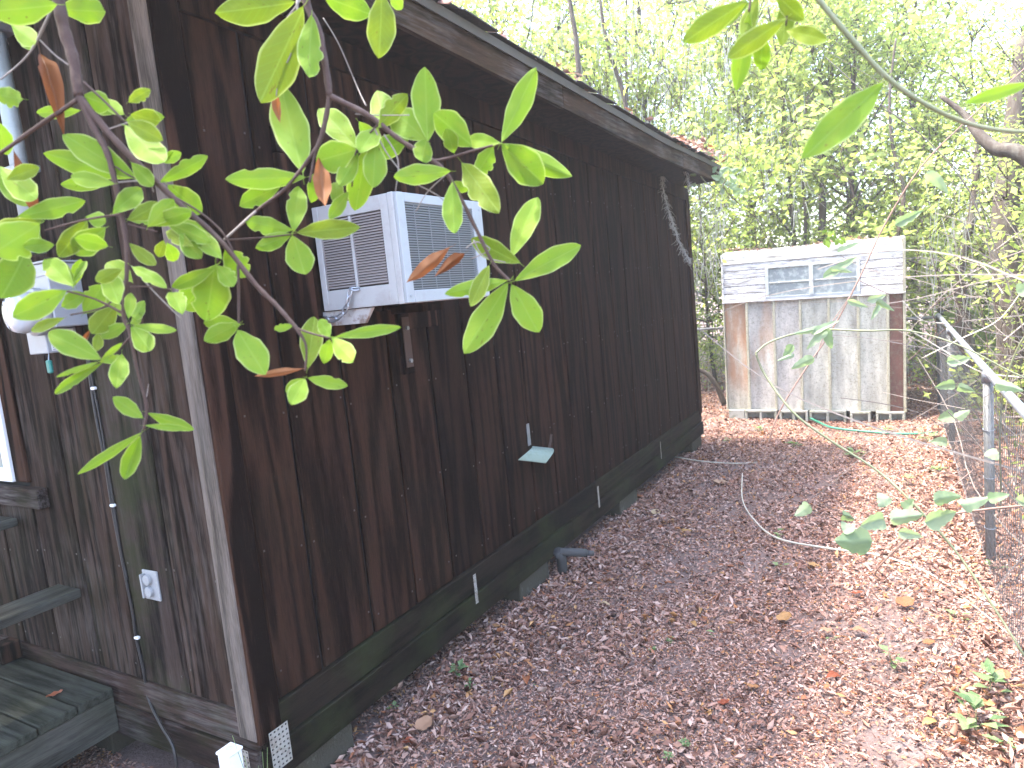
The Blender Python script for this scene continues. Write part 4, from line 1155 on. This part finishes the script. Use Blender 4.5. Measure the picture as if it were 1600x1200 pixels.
cane('bleached dead cane lying curved on the leaf litter', 4, [[(1160,740,gpt(1160,740,.12),3),(1160,780,gpt(1160,780,.08),3),(1178,812,gpt(1178,812,.06),4),(1215,841,gpt(1215,841,.05),5),(1290,856,gpt(1290,856,.05),5),(1375,868,gpt(1375,868,.05),5),(1450,895,gpt(1450,895,.05),5),(1500,930,gpt(1500,930,.05),5),(1545,965,gpt(1545,965,.05),4),(1600,1010,gpt(1600,1010,.03),4)]],
   [], M['cane_white'])
cane('pale dead cane running out from the far end of the cabin skirt', 5, [[(1055,714,gpt(1055,714,.05),3),(1100,721,gpt(1100,721,.05),3),(1150,724,gpt(1150,724,.04),2.5),(1185,722,gpt(1185,722,.03),2)]], [], M['cane_white'])
cane('brown grape cane with a row of pale lobed leaves reaching in past the fence post', 2.6, [[(1680,782,2.5,6),(1600,790,2.55,6),(1540,796,2.6,6),(1480,806,2.65,6),(1430,832,2.7,5),(1390,868,2.75,5),(1368,895,2.8,4),(1376,905,2.85,3)],
   [(1400,862,2.75,3),(1450,800,2.8,3),(1490,760,2.85,3),(1520,735,2.9,2)]],
   [((1362,845),(1308,846),44,2.7),((1378,812),(1342,822),28,2.7),((1395,812),(1445,805),26,2.65),((1445,815),(1490,800),30,2.6),((1460,780),(1500,775),24,2.6),((1385,790),(1372,770),24,2.75),((1265,790),(1243,805),20,3),((1320,805),(1338,812),16,2.9),((1500,790),(1545,780),24,2.5),((1545,780),(1575,772),18,2.5),((1405,830),(1440,838),18,2.65),((1415,795),(1430,780),20,2.7),((1330,832),(1315,815),18,2.7),((1585,780),(1610,790),18,2.45)], M['cane_red'])
cane('yellowish vine climbing beside the nearest fence post', 3, [[(1620,500,3.2,5),(1590,545,3.3,5),(1568,610,3.4,5),(1562,690,3.5,5),(1564,760,3.6,4),(1562,800,3.7,4)]],
   [((1558,600),(1600,610),18,3.3),((1545,703),(1560,718),20,3.4),((1590,455),(1620,445),22,3.1)], M['twig_green'])
cane('pale dead vine strands trailing across the fence top', 4, [[(1420,515,4.4,3),(1470,545,4.4,3),(1530,580,4.3,3),(1600,590,4.2,3)],[(1600,450,4.3,3),(1560,500,4.4,3),(1500,530,4.5,3),(1440,560,4.6,2)],[(1410,470,5,2),(1440,500,5,2),(1480,505,4.9,2)]],
   [((1480,565),(1515,560),18,4.3),((1490,600),(1460,605),16,4.4),((1500,605),(1525,612),14,4.3),((1490,650),(1465,655),20,4.4),((1495,652),(1515,640),16,4.3),((1480,690),(1455,690),16,4.4)], M['cane_white'])

# ------------------------------------------------------------------ small plants on the ground
def herb(name, px, py, n, size, h, label, cat='plant', mat=HERB, lk=None, group='small green plants in the leaf litter'):
    c = on(px, py, 2, .01)
    rg = random.Random(int(px*7+py))
    V=[];F=[]
    mb = MB()
    for i in range(n):
        a = rg.uniform(0,2*math.pi); el = rg.uniform(.15,1.1)
        st_ = Vector((math.cos(a)*size*.6*rg.random(), math.sin(a)*size*.6*rg.random(), h*rg.uniform(.2,1)))
        d = Vector((math.cos(a)*math.cos(el*.5), math.sin(a)*math.cos(el*.5), math.sin(el*.5)))
        s = d.cross(Vector((0,0,1))).normalized(); L = size*rg.uniform(.5,1.1); w = L*rg.uniform(.22,.42)
        nn = s.cross(d)
        b0 = len(mb.v)
        mb.v += [tuple(st_), tuple(st_+d*L*.4+s*w+nn*L*.06), tuple(st_+d*L-nn*L*.12), tuple(st_+d*L*.4-s*w+nn*L*.06), tuple(st_+d*L*.45)]
        mb.f += [(b0,b0+1,b0+4),(b0+1,b0+2,b0+4),(b0+2,b0+3,b0+4),(b0+3,b0,b0+4)]
        if i % 3 == 0: mb.tube([(0,0,-.01), tuple(st_*.6), tuple(st_)], .0012, 4)
    o = mb.build(name, mat, None, loc=c)
    return tag(o, label, cat, group)
HB = [(715,1055,16,.045,.05,'small leafy weed in the litter beside the cabin skirt'),(735,1075,8,.03,.03,'tiny sprig just right of the leafy weed by the skirt'),(615,1108,4,.03,.02,'tiny two-leaf seedling close to the mossy beam'),
 (1020,1018,14,.022,.02,'low feathery weed in the middle of the path'),(1048,1005,10,.022,.02,'low pale weed patch beside the feathery weed'),(1070,1165,26,.022,.02,'pale green weed patch at the bottom edge of the picture'),(1045,1185,18,.020,.02,'weed patch at the very bottom, left of the pale one'),
 (1222,888,3,.07,.05,'single dark green leafy sprout in mid path'),(1117,995,2,.04,.04,'single drooping yellow-green leaf stalk in the path'),(1215,840,6,.05,.05,'yellowish sprout where the bleached cane curves'),
 (1395,1045,7,.05,.09,'thin upright seedling on the bright litter patch'),(1500,975,8,.05,.05,'small sprout near the fence foot'),(1550,1090,12,.075,.12,'leafy green plant by the fence at lower right'),(1525,1140,14,.085,.10,'broad-leaved plant at the lower right corner'),
 (1568,1175,8,.05,.05,'narrow plant at the bottom right edge'),(1552,890,10,.05,.04,'bright green weed at the foot of the near fence post'),(1240,700,16,.08,.06,'spreading weed in the shade band before the shed'),(1335,715,14,.09,.07,'leafy weed clump right of the spreading weed'),
 (1185,675,14,.06,.05,'green tuft between cabin end and shed'),(1450,690,10,.09,.06,'low plant by the second fence post'),(1465,740,12,.07,.05,'low green plant halfway along the fence'),(1380,675,8,.08,.05,'small plant beside the green hose'),(1320,690,7,.07,.05,'small weed just in front of the shed blocks'),
 (1140,690,8,.06,.04,'little weed near the far pier'),(1420,755,6,.06,.04,'little weed in the litter near mid fence'),(1300,1000,4,.03,.02,'tiny sprig in the right part of the path'),(840,1075,3,.02,.02,'tiny sprig near the red fallen leaf')]
for (px, py, n, sz, h, lab) in HB: herb('weed', px, py, n, sz, h, lab)
# grass tuft at the corner
gt = empty('grass_tuft', (0.0,-.14,0), 'green grass blades standing beside the white post at the cabin corner', 'grass')
p0 = on(395,1200,1,-.12)
gt.location = (p0.x, -.12, 0)
for i in range(11):
    a = random.uniform(-.05,.05); top = random.uniform(.22,.42); lean = random.uniform(-.09,.06)
    mb = MB(); pts = [Vector((a,random.uniform(-.02,.02),0)), Vector((a+lean*.3,0,top*.5)), Vector((a+lean,0,top))]
    pts = catmull(pts, sub=4); w = .004
    for j, q in enumerate(pts):
        ww = w*(1-j/(len(pts)))+.0004
        mb.v += [(q.x-ww,q.y,q.z),(q.x,q.y-.0012,q.z),(q.x+ww,q.y,q.z)]
    for j in range(len(pts)-1):
        k = j*3; mb.f += [(k,k+1,k+4,k+3),(k+1,k+2,k+5,k+4)]
    mb.build('blade', HERB, gt)

# larger fallen leaves that stand out
FLV = [(823,1068,26,'red-orange fallen leaf lying alone below the cabin skirt'),(650,1142,30,'curled tan oak leaf near the first pier'),(625,1160,26,'reddish fallen leaf nearest the first pier'),(790,985,18,'orange fallen leaf left of the red one'),(1008,775,22,'pinkish leaf leaning by the third pier'),
 (1218,972,26,'long orange leaf in the middle of the path'),(1290,1057,26,'pale tan fallen leaf in the lower path'),(1400,945,28,'pale yellow leaf on the bright patch'),(1358,988,26,'whitish fallen leaf on the bright patch'),(1300,985,18,'cream leaf left of the whitish one'),(1465,1125,24,'yellow fallen leaf at lower right'),
 (1330,928,18,'orange-red leaf above the bright patch'),(1082,828,24,'tan leaf in the shaded upper path'),(1115,755,22,'long tan leaf in the far path'),(1585,1145,34,'orange-brown leaf at the right edge'),(1560,1060,26,'light brown leaf below the fence'),(1095,948,16,'small orange leaf in mid path'),(1165,1072,20,'cream yellow leaf at lower centre'),(935,942,18,'dull red leaf left of centre path'),
 (1025,805,18,'orange leaf by the far skirt'),(1078,970,16,'orange-gold leaf in mid path'),(1140,1096,18,'tan leaf among chips in the lower path'),(1535,845,26,'brown leaf by the near fence post'),(1450,1000,20,'brown leaf in the litter right of centre'),(855,935,16,'yellow leaf under the second pier'),(1262,880,18,'tan leaf beside the dark sprout')]
FL_M = [leaf_mesh('fallen_leaf','bay',fold=.25,curl=.35,notch=2,wave=.05,seed=51,nx=8,ny=4,stalk=False), leaf_mesh('fallen_leaf','round',fold=.2,curl=-.3,notch=2,wave=.07,seed=52,nx=8,ny=4,stalk=False)]
for i, (px, py, s, lab) in enumerate(FLV):
    c = on(px, py, 2, gz(*on(px,py,2,0)[:2])+.028); dpt = (c-CAM).dot(AX_F); L = s/FPX*dpt*1.05
    c = on(px, py, 2, gz(c.x,c.y)+.028)
    me = with_mat(FL_M[i%2], DRY)
    o = link('fallen_leaf', me, None, c, (random.uniform(-.3,.3),random.uniform(-.2,.3),random.uniform(0,6.28)), (L, L*(.5 if i%2==0 else .8), L*.7))
    tag(o, lab, 'fallen leaf', 'larger fallen leaves on the path')
for (x, y, z, lab) in ((-1.02,-.14,.368,'tan fallen leaf on the top deck board'),(-1.28,-.36,.368,'brown fallen leaf on the outer deck board')):
    o = link('fallen_leaf', with_mat(FL_M[1], DRY), None, (x,y,z), (.1,.1,random.uniform(0,6)), (.06,.045,.04)); tag(o, lab, 'fallen leaf', 'fallen leaves on the steps')

# green hose by the shed
hs = [on(x,y,2,.02) for x,y in ((1255,648),(1280,660),(1300,668),(1340,673),(1390,677),(1430,678),(1470,676))]
e = MB(); e.tube([p-hs[0] for p in catmull(hs, sub=6)], .013, 8); o = e.build('garden_hose', M['hose'], None, loc=hs[0]); smooth(o.data)
tag(o, 'dark green garden hose lying on the litter before the shed', 'hose')

# spanish moss hanging from the roof's far end
def moss_strand(pts, n, spread, seed, r=.0016):
    rg = random.Random(seed); mb = MB()
    c = catmull(pts, sub=8)
    mb.tube(c, r*1.6, 4)
    for i in range(n):
        k = rg.randint(0, len(c)-2); p = c[k]
        q = p + Vector((rg.uniform(-1,1),rg.uniform(-1,1),rg.uniform(-1.5,.5)))*spread*.5
        s = q + Vector((rg.uniform(-1,1),rg.uniform(-1,1),rg.uniform(-1.8,.3)))*spread*.6
        mb.tube([p,q,s], [r,r*.8,r*.4], 3)
    return mb
pm = [W(x,y,6.55) for x,y in ((1012,195),(1022,235),(1033,260),(1037,300),(1050,345),(1065,385),(1080,410))]
o = moss_strand([p-pm[0] for p in pm], 420, .055, 1, .0024).build('hanging_moss', M['moss'], None, loc=pm[0]); tag(o, 'grey tangled moss strand hanging from the far end of the eave', 'moss')
pm = [W(x,y,6.4) for x,y in ((1040,205),(1060,240),(1073,275),(1078,290))]
o = moss_strand([p-pm[0] for p in pm], 90, .045, 2, .002).build('hanging_moss', M['moss'], None, loc=pm[0]); tag(o, 'short thin moss strand over the roof corner, right of the long tangle', 'moss')

rv = empty('roof_vine', W(1085,245,6.6), 'leafy green vine creeping over the far corner of the cabin roof', 'vine')
for q in ([(1030,215,6.2,4),(1055,228,6.4,4),(1085,250,6.6,4),(1112,262,6.8,3),(1140,290,6.9,2)], [(1050,225,6.4,3),(1085,236,6.6,3),(1130,240,6.8,2)], [(1085,250,6.6,3),(1098,280,6.7,2),(1125,300,6.8,2)]):
    stem(rv, q, 'stem', M['twig_green'], n=5)
for i in range(64):
    x = rn.uniform(1045,1165); y = 235+(x-1045)*.42+rn.gauss(0,17); a = rn.uniform(0,6.28); L = rn.uniform(7,15)
    put_leaf(rv, (x,y), (x+math.cos(a)*L,y+math.sin(a)*L*.8), L*.7, 6.75+rn.uniform(-.3,.3), 'v', rnd=rn, tilt=.6)

for (x, y, a, L) in SPRIG: put_leaf(sp_, (x,y), (x+math.cos(a)*L*.7,y+abs(math.sin(a))*L), L*.5, 8.05, 'g', rnd=rn, tilt=.5)

# ------------------------------------------------------------------ trees and thicket
def crown_points(n, h0, h1, rad, clumps, seed, flat=.7):
    rg = np.random.default_rng(seed)
    c = rg.normal(size=(clumps,3)); c /= np.linalg.norm(c,axis=1,keepdims=True)
    c *= (rg.random((clumps,1))**.45)
    c[:,0:2] *= rad; c[:,2] = (c[:,2]*.5+.5)*(h1-h0)+h0
    sz = rg.uniform(.16,.46,clumps)*max(1,rad/1.6)
    k = rg.integers(0,clumps,n)
    p = c[k] + rg.normal(size=(n,3))*sz[k][:,None]*np.array([1,1,flat])
    return p, c
def tree_proto(seed, h, rad, h0, n, leaf, trunk_r, mat, clumps=26, moss=False):
    rg = random.Random(seed)
    pts, cl = crown_points(n, h0, h, rad, clumps, seed)
    cm = leaf_cloud('crown', pts, leaf, leaf*.5, mat, tilt=.9, curl=.12, quad=True, rng=np.random.default_rng(seed))
    mb = MB()
    path = [Vector((0,0,-.1))]; x = y = 0
    for i in range(1,7):
        x += rg.uniform(-.13,.13)*h/7; y += rg.uniform(-.13,.13)*h/7
        path.append(Vector((x,y,h*.92*i/6)))
    cpth, cr = catmull(path, [trunk_r*(1-.13*i) for i in range(7)], 3)
    mb.tube(cpth, cr, 7)
    for j in range(min(clumps, 16)):
        c = Vector(cl[j]); zi = max(.25*h, min(c.z*.75, h*.85)); k = min(range(len(cpth)), key=lambda q: abs(cpth[q].z-zi))
        s = cpth[k]; mid_ = (s+c)/2 + Vector((rg.uniform(-.2,.2),rg.uniform(-.2,.2),rg.uniform(-.1,.3)))
        mb.tube(catmull([s,mid_,c], sub=4), [cr[k]*.45*(1-.09*i)+.003 for i in range(9)], 5)
        for q in range(4):
            e_ = c + Vector((rg.uniform(-.6,.6),rg.uniform(-.6,.6),rg.uniform(-.4,.5)))
            mb.tube([mid_*.4+c*.6, (c+e_)/2+Vector((0,0,.05)), e_], [.010,.007,.003], 3)
    tm = mb.mesh('trunk'); smooth(tm); tm.materials.append(M['bark'])
    ms = None
    if moss:
        mm_ = MB()
        for j in range(26):
            c = Vector(cl[rg.randint(0,clumps-1)]) + Vector((rg.uniform(-.5,.5),rg.uniform(-.5,.5),0))
            for q in range(9):
                a = c + Vector((rg.uniform(-.1,.1),rg.uniform(-.1,.1),0)); L = rg.uniform(.3,.9)
                mm_.tube([a, a+Vector((rg.uniform(-.05,.05),rg.uniform(-.05,.05),-L*.5)), a+Vector((rg.uniform(-.08,.08),rg.uniform(-.08,.08),-L))], [.006,.004,.002], 3)
        ms = mm_.mesh('hanging_moss'); ms.materials.append(M['moss'])
    return tm, cm, ms
PR = {
 'slim': tree_proto(101, 6.5, 1.3, 1.6, 5600, .095, .05, CROWN, 22),
 'tall': tree_proto(102, 10.5, 2.2, 3.0, 10500, .11, .11, CROWN, 34, True),
 'bushy': tree_proto(103, 4.2, 1.5, .3, 6500, .085, .035, CROWN, 24),
 'dark': tree_proto(104, 8.0, 2.0, 1.0, 8500, .10, .13, CROWN_D, 30, True),
 'near': tree_proto(105, 5.0, 1.2, .8, 5000, .06, .04, CROWN, 24),
}
def tree(kind, x, y, label, s=1.0, rz=None, name=None, group='trees of the thicket beyond the fences', lean=0):
    tm, cm, ms = PR[kind]
    nm = {'slim':'young_tree','tall':'tall_tree','bushy':'shrub','dark':'broad_tree','near':'young_tree'}[kind]
    e = empty(nm, (x,y,0), label, 'shrub' if kind=='bushy' else 'tree', group, rz if rz is not None else random.uniform(0,6.28))
    e.scale = (s,s,s); e.rotation_euler.x = lean
    link('trunk', tm, e); link('crown', cm, e)
    if ms: link('hanging_moss', ms, e)['kind'] = 'stuff'
    return e
TR = [('bushy',-.9,10.4,1.0,'bushy shrub in the gap between cabin end and shed'),('slim',.3,10.6,1.0,'slim tree directly behind the left half of the shed'),('slim',1.35,10.9,1.05,'slim tree behind the middle of the shed'),('bushy',2.3,10.2,.95,'shrub crowding the right end of the shed'),
 ('bushy',1.0,11.4,1.1,'shrub showing over the shed roof'),('slim',2.9,10.6,.8,'slim tree behind the fence corner'),('dark',4.1,9.2,.66,'broad dark tree beyond the right fence'),('near',3.3,7.4,.8,'young tree just outside the fence near its second post'),
 ('slim',-.6,12.4,1.25,'slim tree behind the cabin end, above the low shrub'),('tall',-2.6,12.4,.95,'tall moss-hung tree rising over the cabin roof'),('tall',1.0,14.6,1.0,'tall moss-hung tree far behind the shed'),
 ('slim',-2.0,10.2,1.15,'slim tree showing just past the roof corner'),('slim',-3.9,9.2,1.3,'slim tree standing over the middle of the roof edge'),('tall',-6.2,12.5,1.0,'tall tree at the upper left of the thicket'),('bushy',3.6,11.6,1.2,'shrub between the trees right of the shed'),
 ('near',3.7,5.4,.8,'young tree outside the fence halfway along'),('slim',4.8,7.4,.85,'slim tree deeper in the wood beyond the right fence'),('bushy',4.4,5.6,1.0,'shrub beyond the right fence'),('bushy',-1.9,12.6,1.3,'large shrub far behind the cabin end'),
 ('dark',-4.2,15.2,1.05,'broad dark tree farthest left in the wood'),('slim',5.9,9.9,.9,'slim tree at the right edge of the wood'),('bushy',.2,13.2,1.4,'large shrub far behind the shed'),('bushy',4.9,14.0,1.2,'large shrub at the far right of the wood'),('near',3.05,9.4,.8,'small young tree at the fence corner'),
 ('slim',2.1,13.0,1.2,'slim tree between the tall trees behind the shed'),('slim',-1.2,14.8,1.35,'slim tree far behind the gap left of the shed')]
for (k, x, y, s, lab) in TR: tree(k, x, y, lab, s)
# unseen trees added behind the camera and over the cabin to shade the yard
for (k, x, y, s, lab) in [('tall',-2.0,-5.0,1.0,'tall unseen tree added behind the viewer to shade the front wall'),('dark',-5.2,-2.0,1.1,'broad unseen tree added left of the steps for shade'),('tall',-3.5,-2.4,1.0,'tall unseen tree added by the wooden steps to shade the branches'),('tall',-1.6,-3.6,1.0,'tall unseen tree added behind the viewer, nearest the steps'),('tall',-4.9,3.4,1.15,'tall unseen tree added on the far side of the cabin to dapple the sun'),('tall',-4.6,.3,1.25,'tall unseen tree added behind the left end of the cabin to dapple the sun'),('dark',5.4,1.8,.8,'broad unseen tree added beyond the fence beside the viewer'),('tall',-6.2,8.6,.9,'tall tree added past the far left cabin corner for shade')]:
    tree(k, x, y, lab, s, group='shade trees added around the clearing outside the picture')

# far wood that reads as one mass
n = 42000
th = RNG.uniform(R(-60), R(60), n); rr_ = RNG.uniform(17, 24, n)
p = np.stack([2+np.sin(th)*rr_, -1.5+np.cos(th)*rr_, (RNG.random(n)**.8)*8.0], 1)
cl = np.sin(p[:,0]*1.3)*np.cos(p[:,1]*1.1+p[:,2]) + RNG.normal(size=n)*.5
p = p[(cl > -.5) & (p[:,2] < 5.0+2.2*np.sin(p[:,0]*.9)+RNG.normal(size=n)*.6+.5)]
o = link('far_wood', leaf_cloud('far_wood', p, .20, .12, CROWN, tilt=.9, quad=True)); tag(o, 'far wood reading as one green mass behind the trees', 'wood', kind='stuff')
# undergrowth and ground cover beyond the fences
n = 30000
x = RNG.uniform(-5,9,n); y = RNG.uniform(9.3,14,n); z = np.abs(RNG.normal(0,.28,n))
m1_ = (np.sin(x*2.2)*np.cos(y*1.9)+RNG.normal(size=n)*.5) > .1
p = np.stack([x,y,z],1)[m1_]
n2 = 30000
x = RNG.uniform(2.62,7.0,n2); y = RNG.uniform(.5,9.3,n2); z = np.abs(RNG.normal(0,.42,n2))
m2_ = (np.sin(x*2.6)*np.cos(y*1.7)+RNG.normal(size=n2)*.5) > .2
p = np.concatenate([p, np.stack([x,y,z],1)[m2_]])
o = link('undergrowth', leaf_cloud('undergrowth', p, .06, .03, CROWN, tilt=.6, quad=True)); tag(o, 'tangled low green undergrowth beyond the fences', 'undergrowth', kind='stuff')
# tangle of thin stems and vines
def tangle(n, x0, x1, y0, y1, h, rlo, rhi, seed):
    rg = random.Random(seed); mb = MB()
    for i in range(n):
        x, y = rg.uniform(x0,x1), rg.uniform(y0,y1); kind = rg.random()
        p = Vector((x,y,0 if kind<.6 else rg.uniform(.5,h*.7)))
        if kind < .45: d = Vector((rg.uniform(-.25,.25),rg.uniform(-.2,.2),1))
        else: d = Vector((rg.uniform(-1,1),rg.uniform(-.5,.5),rg.uniform(-.1,.9)))
        L = rg.uniform(.8,h); pts = [p]
        for k in range(4):
            d = (d + Vector((rg.uniform(-.35,.35),rg.uniform(-.3,.3),rg.uniform(-.35,.2)))).normalized(); pts.append(pts[-1]+d*L/4)
        r_ = rg.uniform(rlo,rhi); c = catmull(pts, sub=3)
        mb.tube(c, [r_*(1-.6*k/len(c)) for k in range(len(c))], 3)
    return mb
tag(tangle(420,-5,7,9.5,14,4.5,.003,.010,5).build('thicket_stems', M['twig_grey']), 'tangle of thin grey stems and vines behind the shed', 'thicket', kind='stuff')
tag(tangle(420,2.55,4.6,2.5,9.5,2.6,.002,.008,6).build('thicket_stems', M['twig_grey']), 'tangle of thin grey stems and vines beyond the right fence', 'thicket', kind='stuff')

# trunks that show as separate dark stems
def bare(name, pts, label, mat=M['bark'], cat='tree'):
    P = [W(a,b_,d) for a,b_,d,w in pts]; Rr = [w/FPX*d/2 for a,b_,d,w in pts]
    base = P[0].copy(); a, r_ = catmull([p-base for p in P], Rr, 5)
    mb = MB(); mb.tube(a, r_, 9); e = empty(name, base, label, cat)
    o = mb.build('trunk', mat, e); smooth(o.data); return e
bare('bare_tree', [(1282,560,11,13),(1283,400,11,12),(1285,320,11,11),(1280,270,11,10),(1295,220,11,8),(1300,120,11,6),(1290,20,11,4)], 'bare dark trunk rising behind the middle of the shed')
bare('bare_tree', [(1255,560,10.5,6),(1257,420,10.5,5),(1258,330,10.5,5),(1252,250,10.5,4),(1262,150,10.5,3)], 'thin straight dark stem behind the shed, left of the bare trunk')
bare('bare_tree', [(1640,275,4.6,28),(1590,238,4.7,24),(1555,232,4.8,20),(1525,205,4.9,15),(1508,180,5.0,10),(1470,150,5.1,6)], 'thick moss-covered limb reaching in from the right edge', cat='branch')
bare('bare_tree', [(1510,660,8.6,26),(1512,560,8.6,24),(1505,500,8.6,22),(1500,420,8.6,16),(1520,330,8.6,12),(1530,200,8.6,8)], 'vine-wrapped dark trunk at the fence corner')
bare('bare_tree', [(1588,640,7.5,44),(1578,470,7.5,42),(1570,350,7.5,38),(1585,200,7.5,30),(1600,60,7.5,22)], 'thick trunk standing beyond the fence at the right edge')
bare('bare_tree', [(1132,632,9.4,9),(1118,600,9.4,8),(1098,580,9.4,7),(1060,572,9.4,6)], 'fallen arching limb in the gap between cabin and shed', cat='branch')
bare('bare_tree', [(905,120,9,9),(900,60,9,8),(890,0,9,7),(880,-80,9,6)], 'slim bare stem seen over the cabin roof')
bare('bare_tree', [(985,230,9.5,8),(975,150,9.5,7),(955,90,9.5,6),(940,20,9.5,5),(935,-60,9.5,4)], 'leaning bare stem over the far roof edge')
bare('bare_tree', [(1400,380,9,7),(1412,300,9,6),(1395,230,9,5),(1390,150,9,4),(1400,60,9,3)], 'thin dark stem above the right end of the shed')

# palmetto fan by the shed
pl = empty('palmetto', (2.9,8.9,0), 'palmetto fan leaves just right of the shed', 'palm')
for k in range(4):
    mb = MB(); a0 = k*1.3; c = Vector((math.cos(a0)*.2,math.sin(a0)*.15,.55+.15*k))
    for i in range(13):
        a = -1.2+2.4*i/12; d = Vector((math.sin(a)*math.cos(a0*.2)-.2, math.cos(a)*.4*math.sin(a0+1), .25*math.cos(a)+.1)).normalized()
        s = d.cross(Vector((0,1,.3))).normalized()*.014; b0 = len(mb.v)
        mb.v += [tuple(c), tuple(c+d*.25+s), tuple(c+d*.5+Vector((0,0,-.05))), tuple(c+d*.25-s)]; mb.f += [(b0,b0+1,b0+2),(b0,b0+2,b0+3)]
    mb.tube([(0,0,0),tuple(c*.6),tuple(c)], .006, 5)
    mb.build('frond', HERB, pl)

# more pale dead stems in the thicket
tag(tangle(380,-5,6,9.6,12.5,5.5,.002,.005,9).build('dead_stems', M['cane_white']), 'tangle of bleached dead vines and stems hanging behind the shed', 'thicket', kind='stuff')

# ------------------------------------------------------------------ added volume veil imitating lens glare over the background
hz = MB().box(-34,34,-34,34,-1.0,15.0).mesh('glare_veil')
hm = bpy.data.materials.new('glare_veil'); hm.use_nodes = True; hnt = hm.node_tree
hnt.nodes.remove(hnt.nodes['Principled BSDF'])
pv = hnt.nodes.new('ShaderNodeVolumePrincipled'); pv.inputs['Color'].default_value = (1,1,1,1); pv.inputs['Density'].default_value = .0032; pv.inputs['Anisotropy'].default_value = .2
hnt.links.new(pv.outputs[0], hnt.nodes['Material Output'].inputs['Volume'])
ho = link('glare_veil', hz, mat=hm); tag(ho, 'thin added veil imitating lens glare that washes out the background', 'glare_veil', kind='stuff')

# curtains of larger-leaved vine hanging among the trees
def curtain(px, py, depth, w, h, n, leaf, label, seed):
    rg = np.random.default_rng(seed); c = W(px, py, depth)
    k = 9; cx = rg.uniform(-w/2,w/2,k); cz = rg.uniform(-h/2,h/2,k); ii = rg.integers(0,k,n)
    P = np.stack([c.x+cx[ii]+rg.normal(0,w*.12,n), c.y+rg.normal(0,.35,n), c.z+cz[ii]+rg.normal(0,h*.12,n)],1)
    P[:,2] = np.abs(P[:,2])
    e = empty('hanging_vine', (c.x, c.y, max(0,c.z-h/2)), label, 'vine', 'leafy vines hanging among the trees')
    P -= np.array(e.location)
    link('foliage', leaf_cloud('foliage', P, leaf, leaf*.55, CROWN, tilt=.7, curl=.15, quad=True, rng=rg), e)
    rr2 = random.Random(seed); mb = MB()
    for q in range(14):
        x0 = rr2.uniform(-w/2,w/2); p = Vector((x0, rr2.uniform(-.3,.3), rr2.uniform(h*.6,h)))
        pts = [p]
        for t in range(4): pts.append(pts[-1]+Vector((rr2.uniform(-.3,.3),rr2.uniform(-.1,.1),-h*rr2.uniform(.12,.26))))
        mb.tube(catmull(pts, sub=3), .005, 4)
    mb.build('stem', M['twig'], e)
for a in [(1160,235,8.6,1.7,1.1,420,.13,'bright leafy vine mass just right of the cabin roof corner',1),(1010,90,9.5,2.6,1.9,620,.13,'yellow-green vine mass above the cabin roof edge',2),(1300,250,9.6,2.4,1.4,520,.12,'vine foliage hanging above the middle of the shed',3),
          (1240,60,10.5,2.6,1.8,480,.15,'large-leaved vine high behind the long hanging leaves',4),(1480,330,8.4,1.6,1.5,420,.12,'vine mass hanging right of the shed top',5),(1560,500,6.6,1.2,1.4,360,.10,'leafy vine tangled over the fence at the right edge',6),(1110,360,9.2,1.0,1.3,240,.10,'pale vine in the gap between cabin and shed',7)]:
    curtain(*a)

# grey moss and dead stems hanging like a curtain left of the shed and over the roof corner
mc = MB(); rg3 = random.Random(77)
for (px0, px1, py0, py1, dd, n) in ((1085,1135,250,420,9.0,70),(1000,1150,40,260,9.6,170),(820,1000,-20,120,10.0,120),(1130,1260,140,330,9.8,90),(1440,1580,260,470,8.0,80)):
    for i in range(n):
        p = W(rg3.uniform(px0,px1), rg3.uniform(py0,py1), dd+rg3.uniform(-.7,.7)); L = rg3.uniform(.15,.7); sw = rg3.uniform(-.18,.18)
        mc.tube([p, p+Vector((sw*L*.5+rg3.uniform(-.03,.03),0,-L*.5)), p+Vector((sw*L+rg3.uniform(-.05,.05),rg3.uniform(-.03,.03),-L))], [.0045,.0035,.002], 3)
tag(mc.build('moss_curtain', plain('pale_moss', (.36,.35,.31), .9)), 'pale grey moss and dead stems hanging in curtains among the trees', 'moss', kind='stuff')
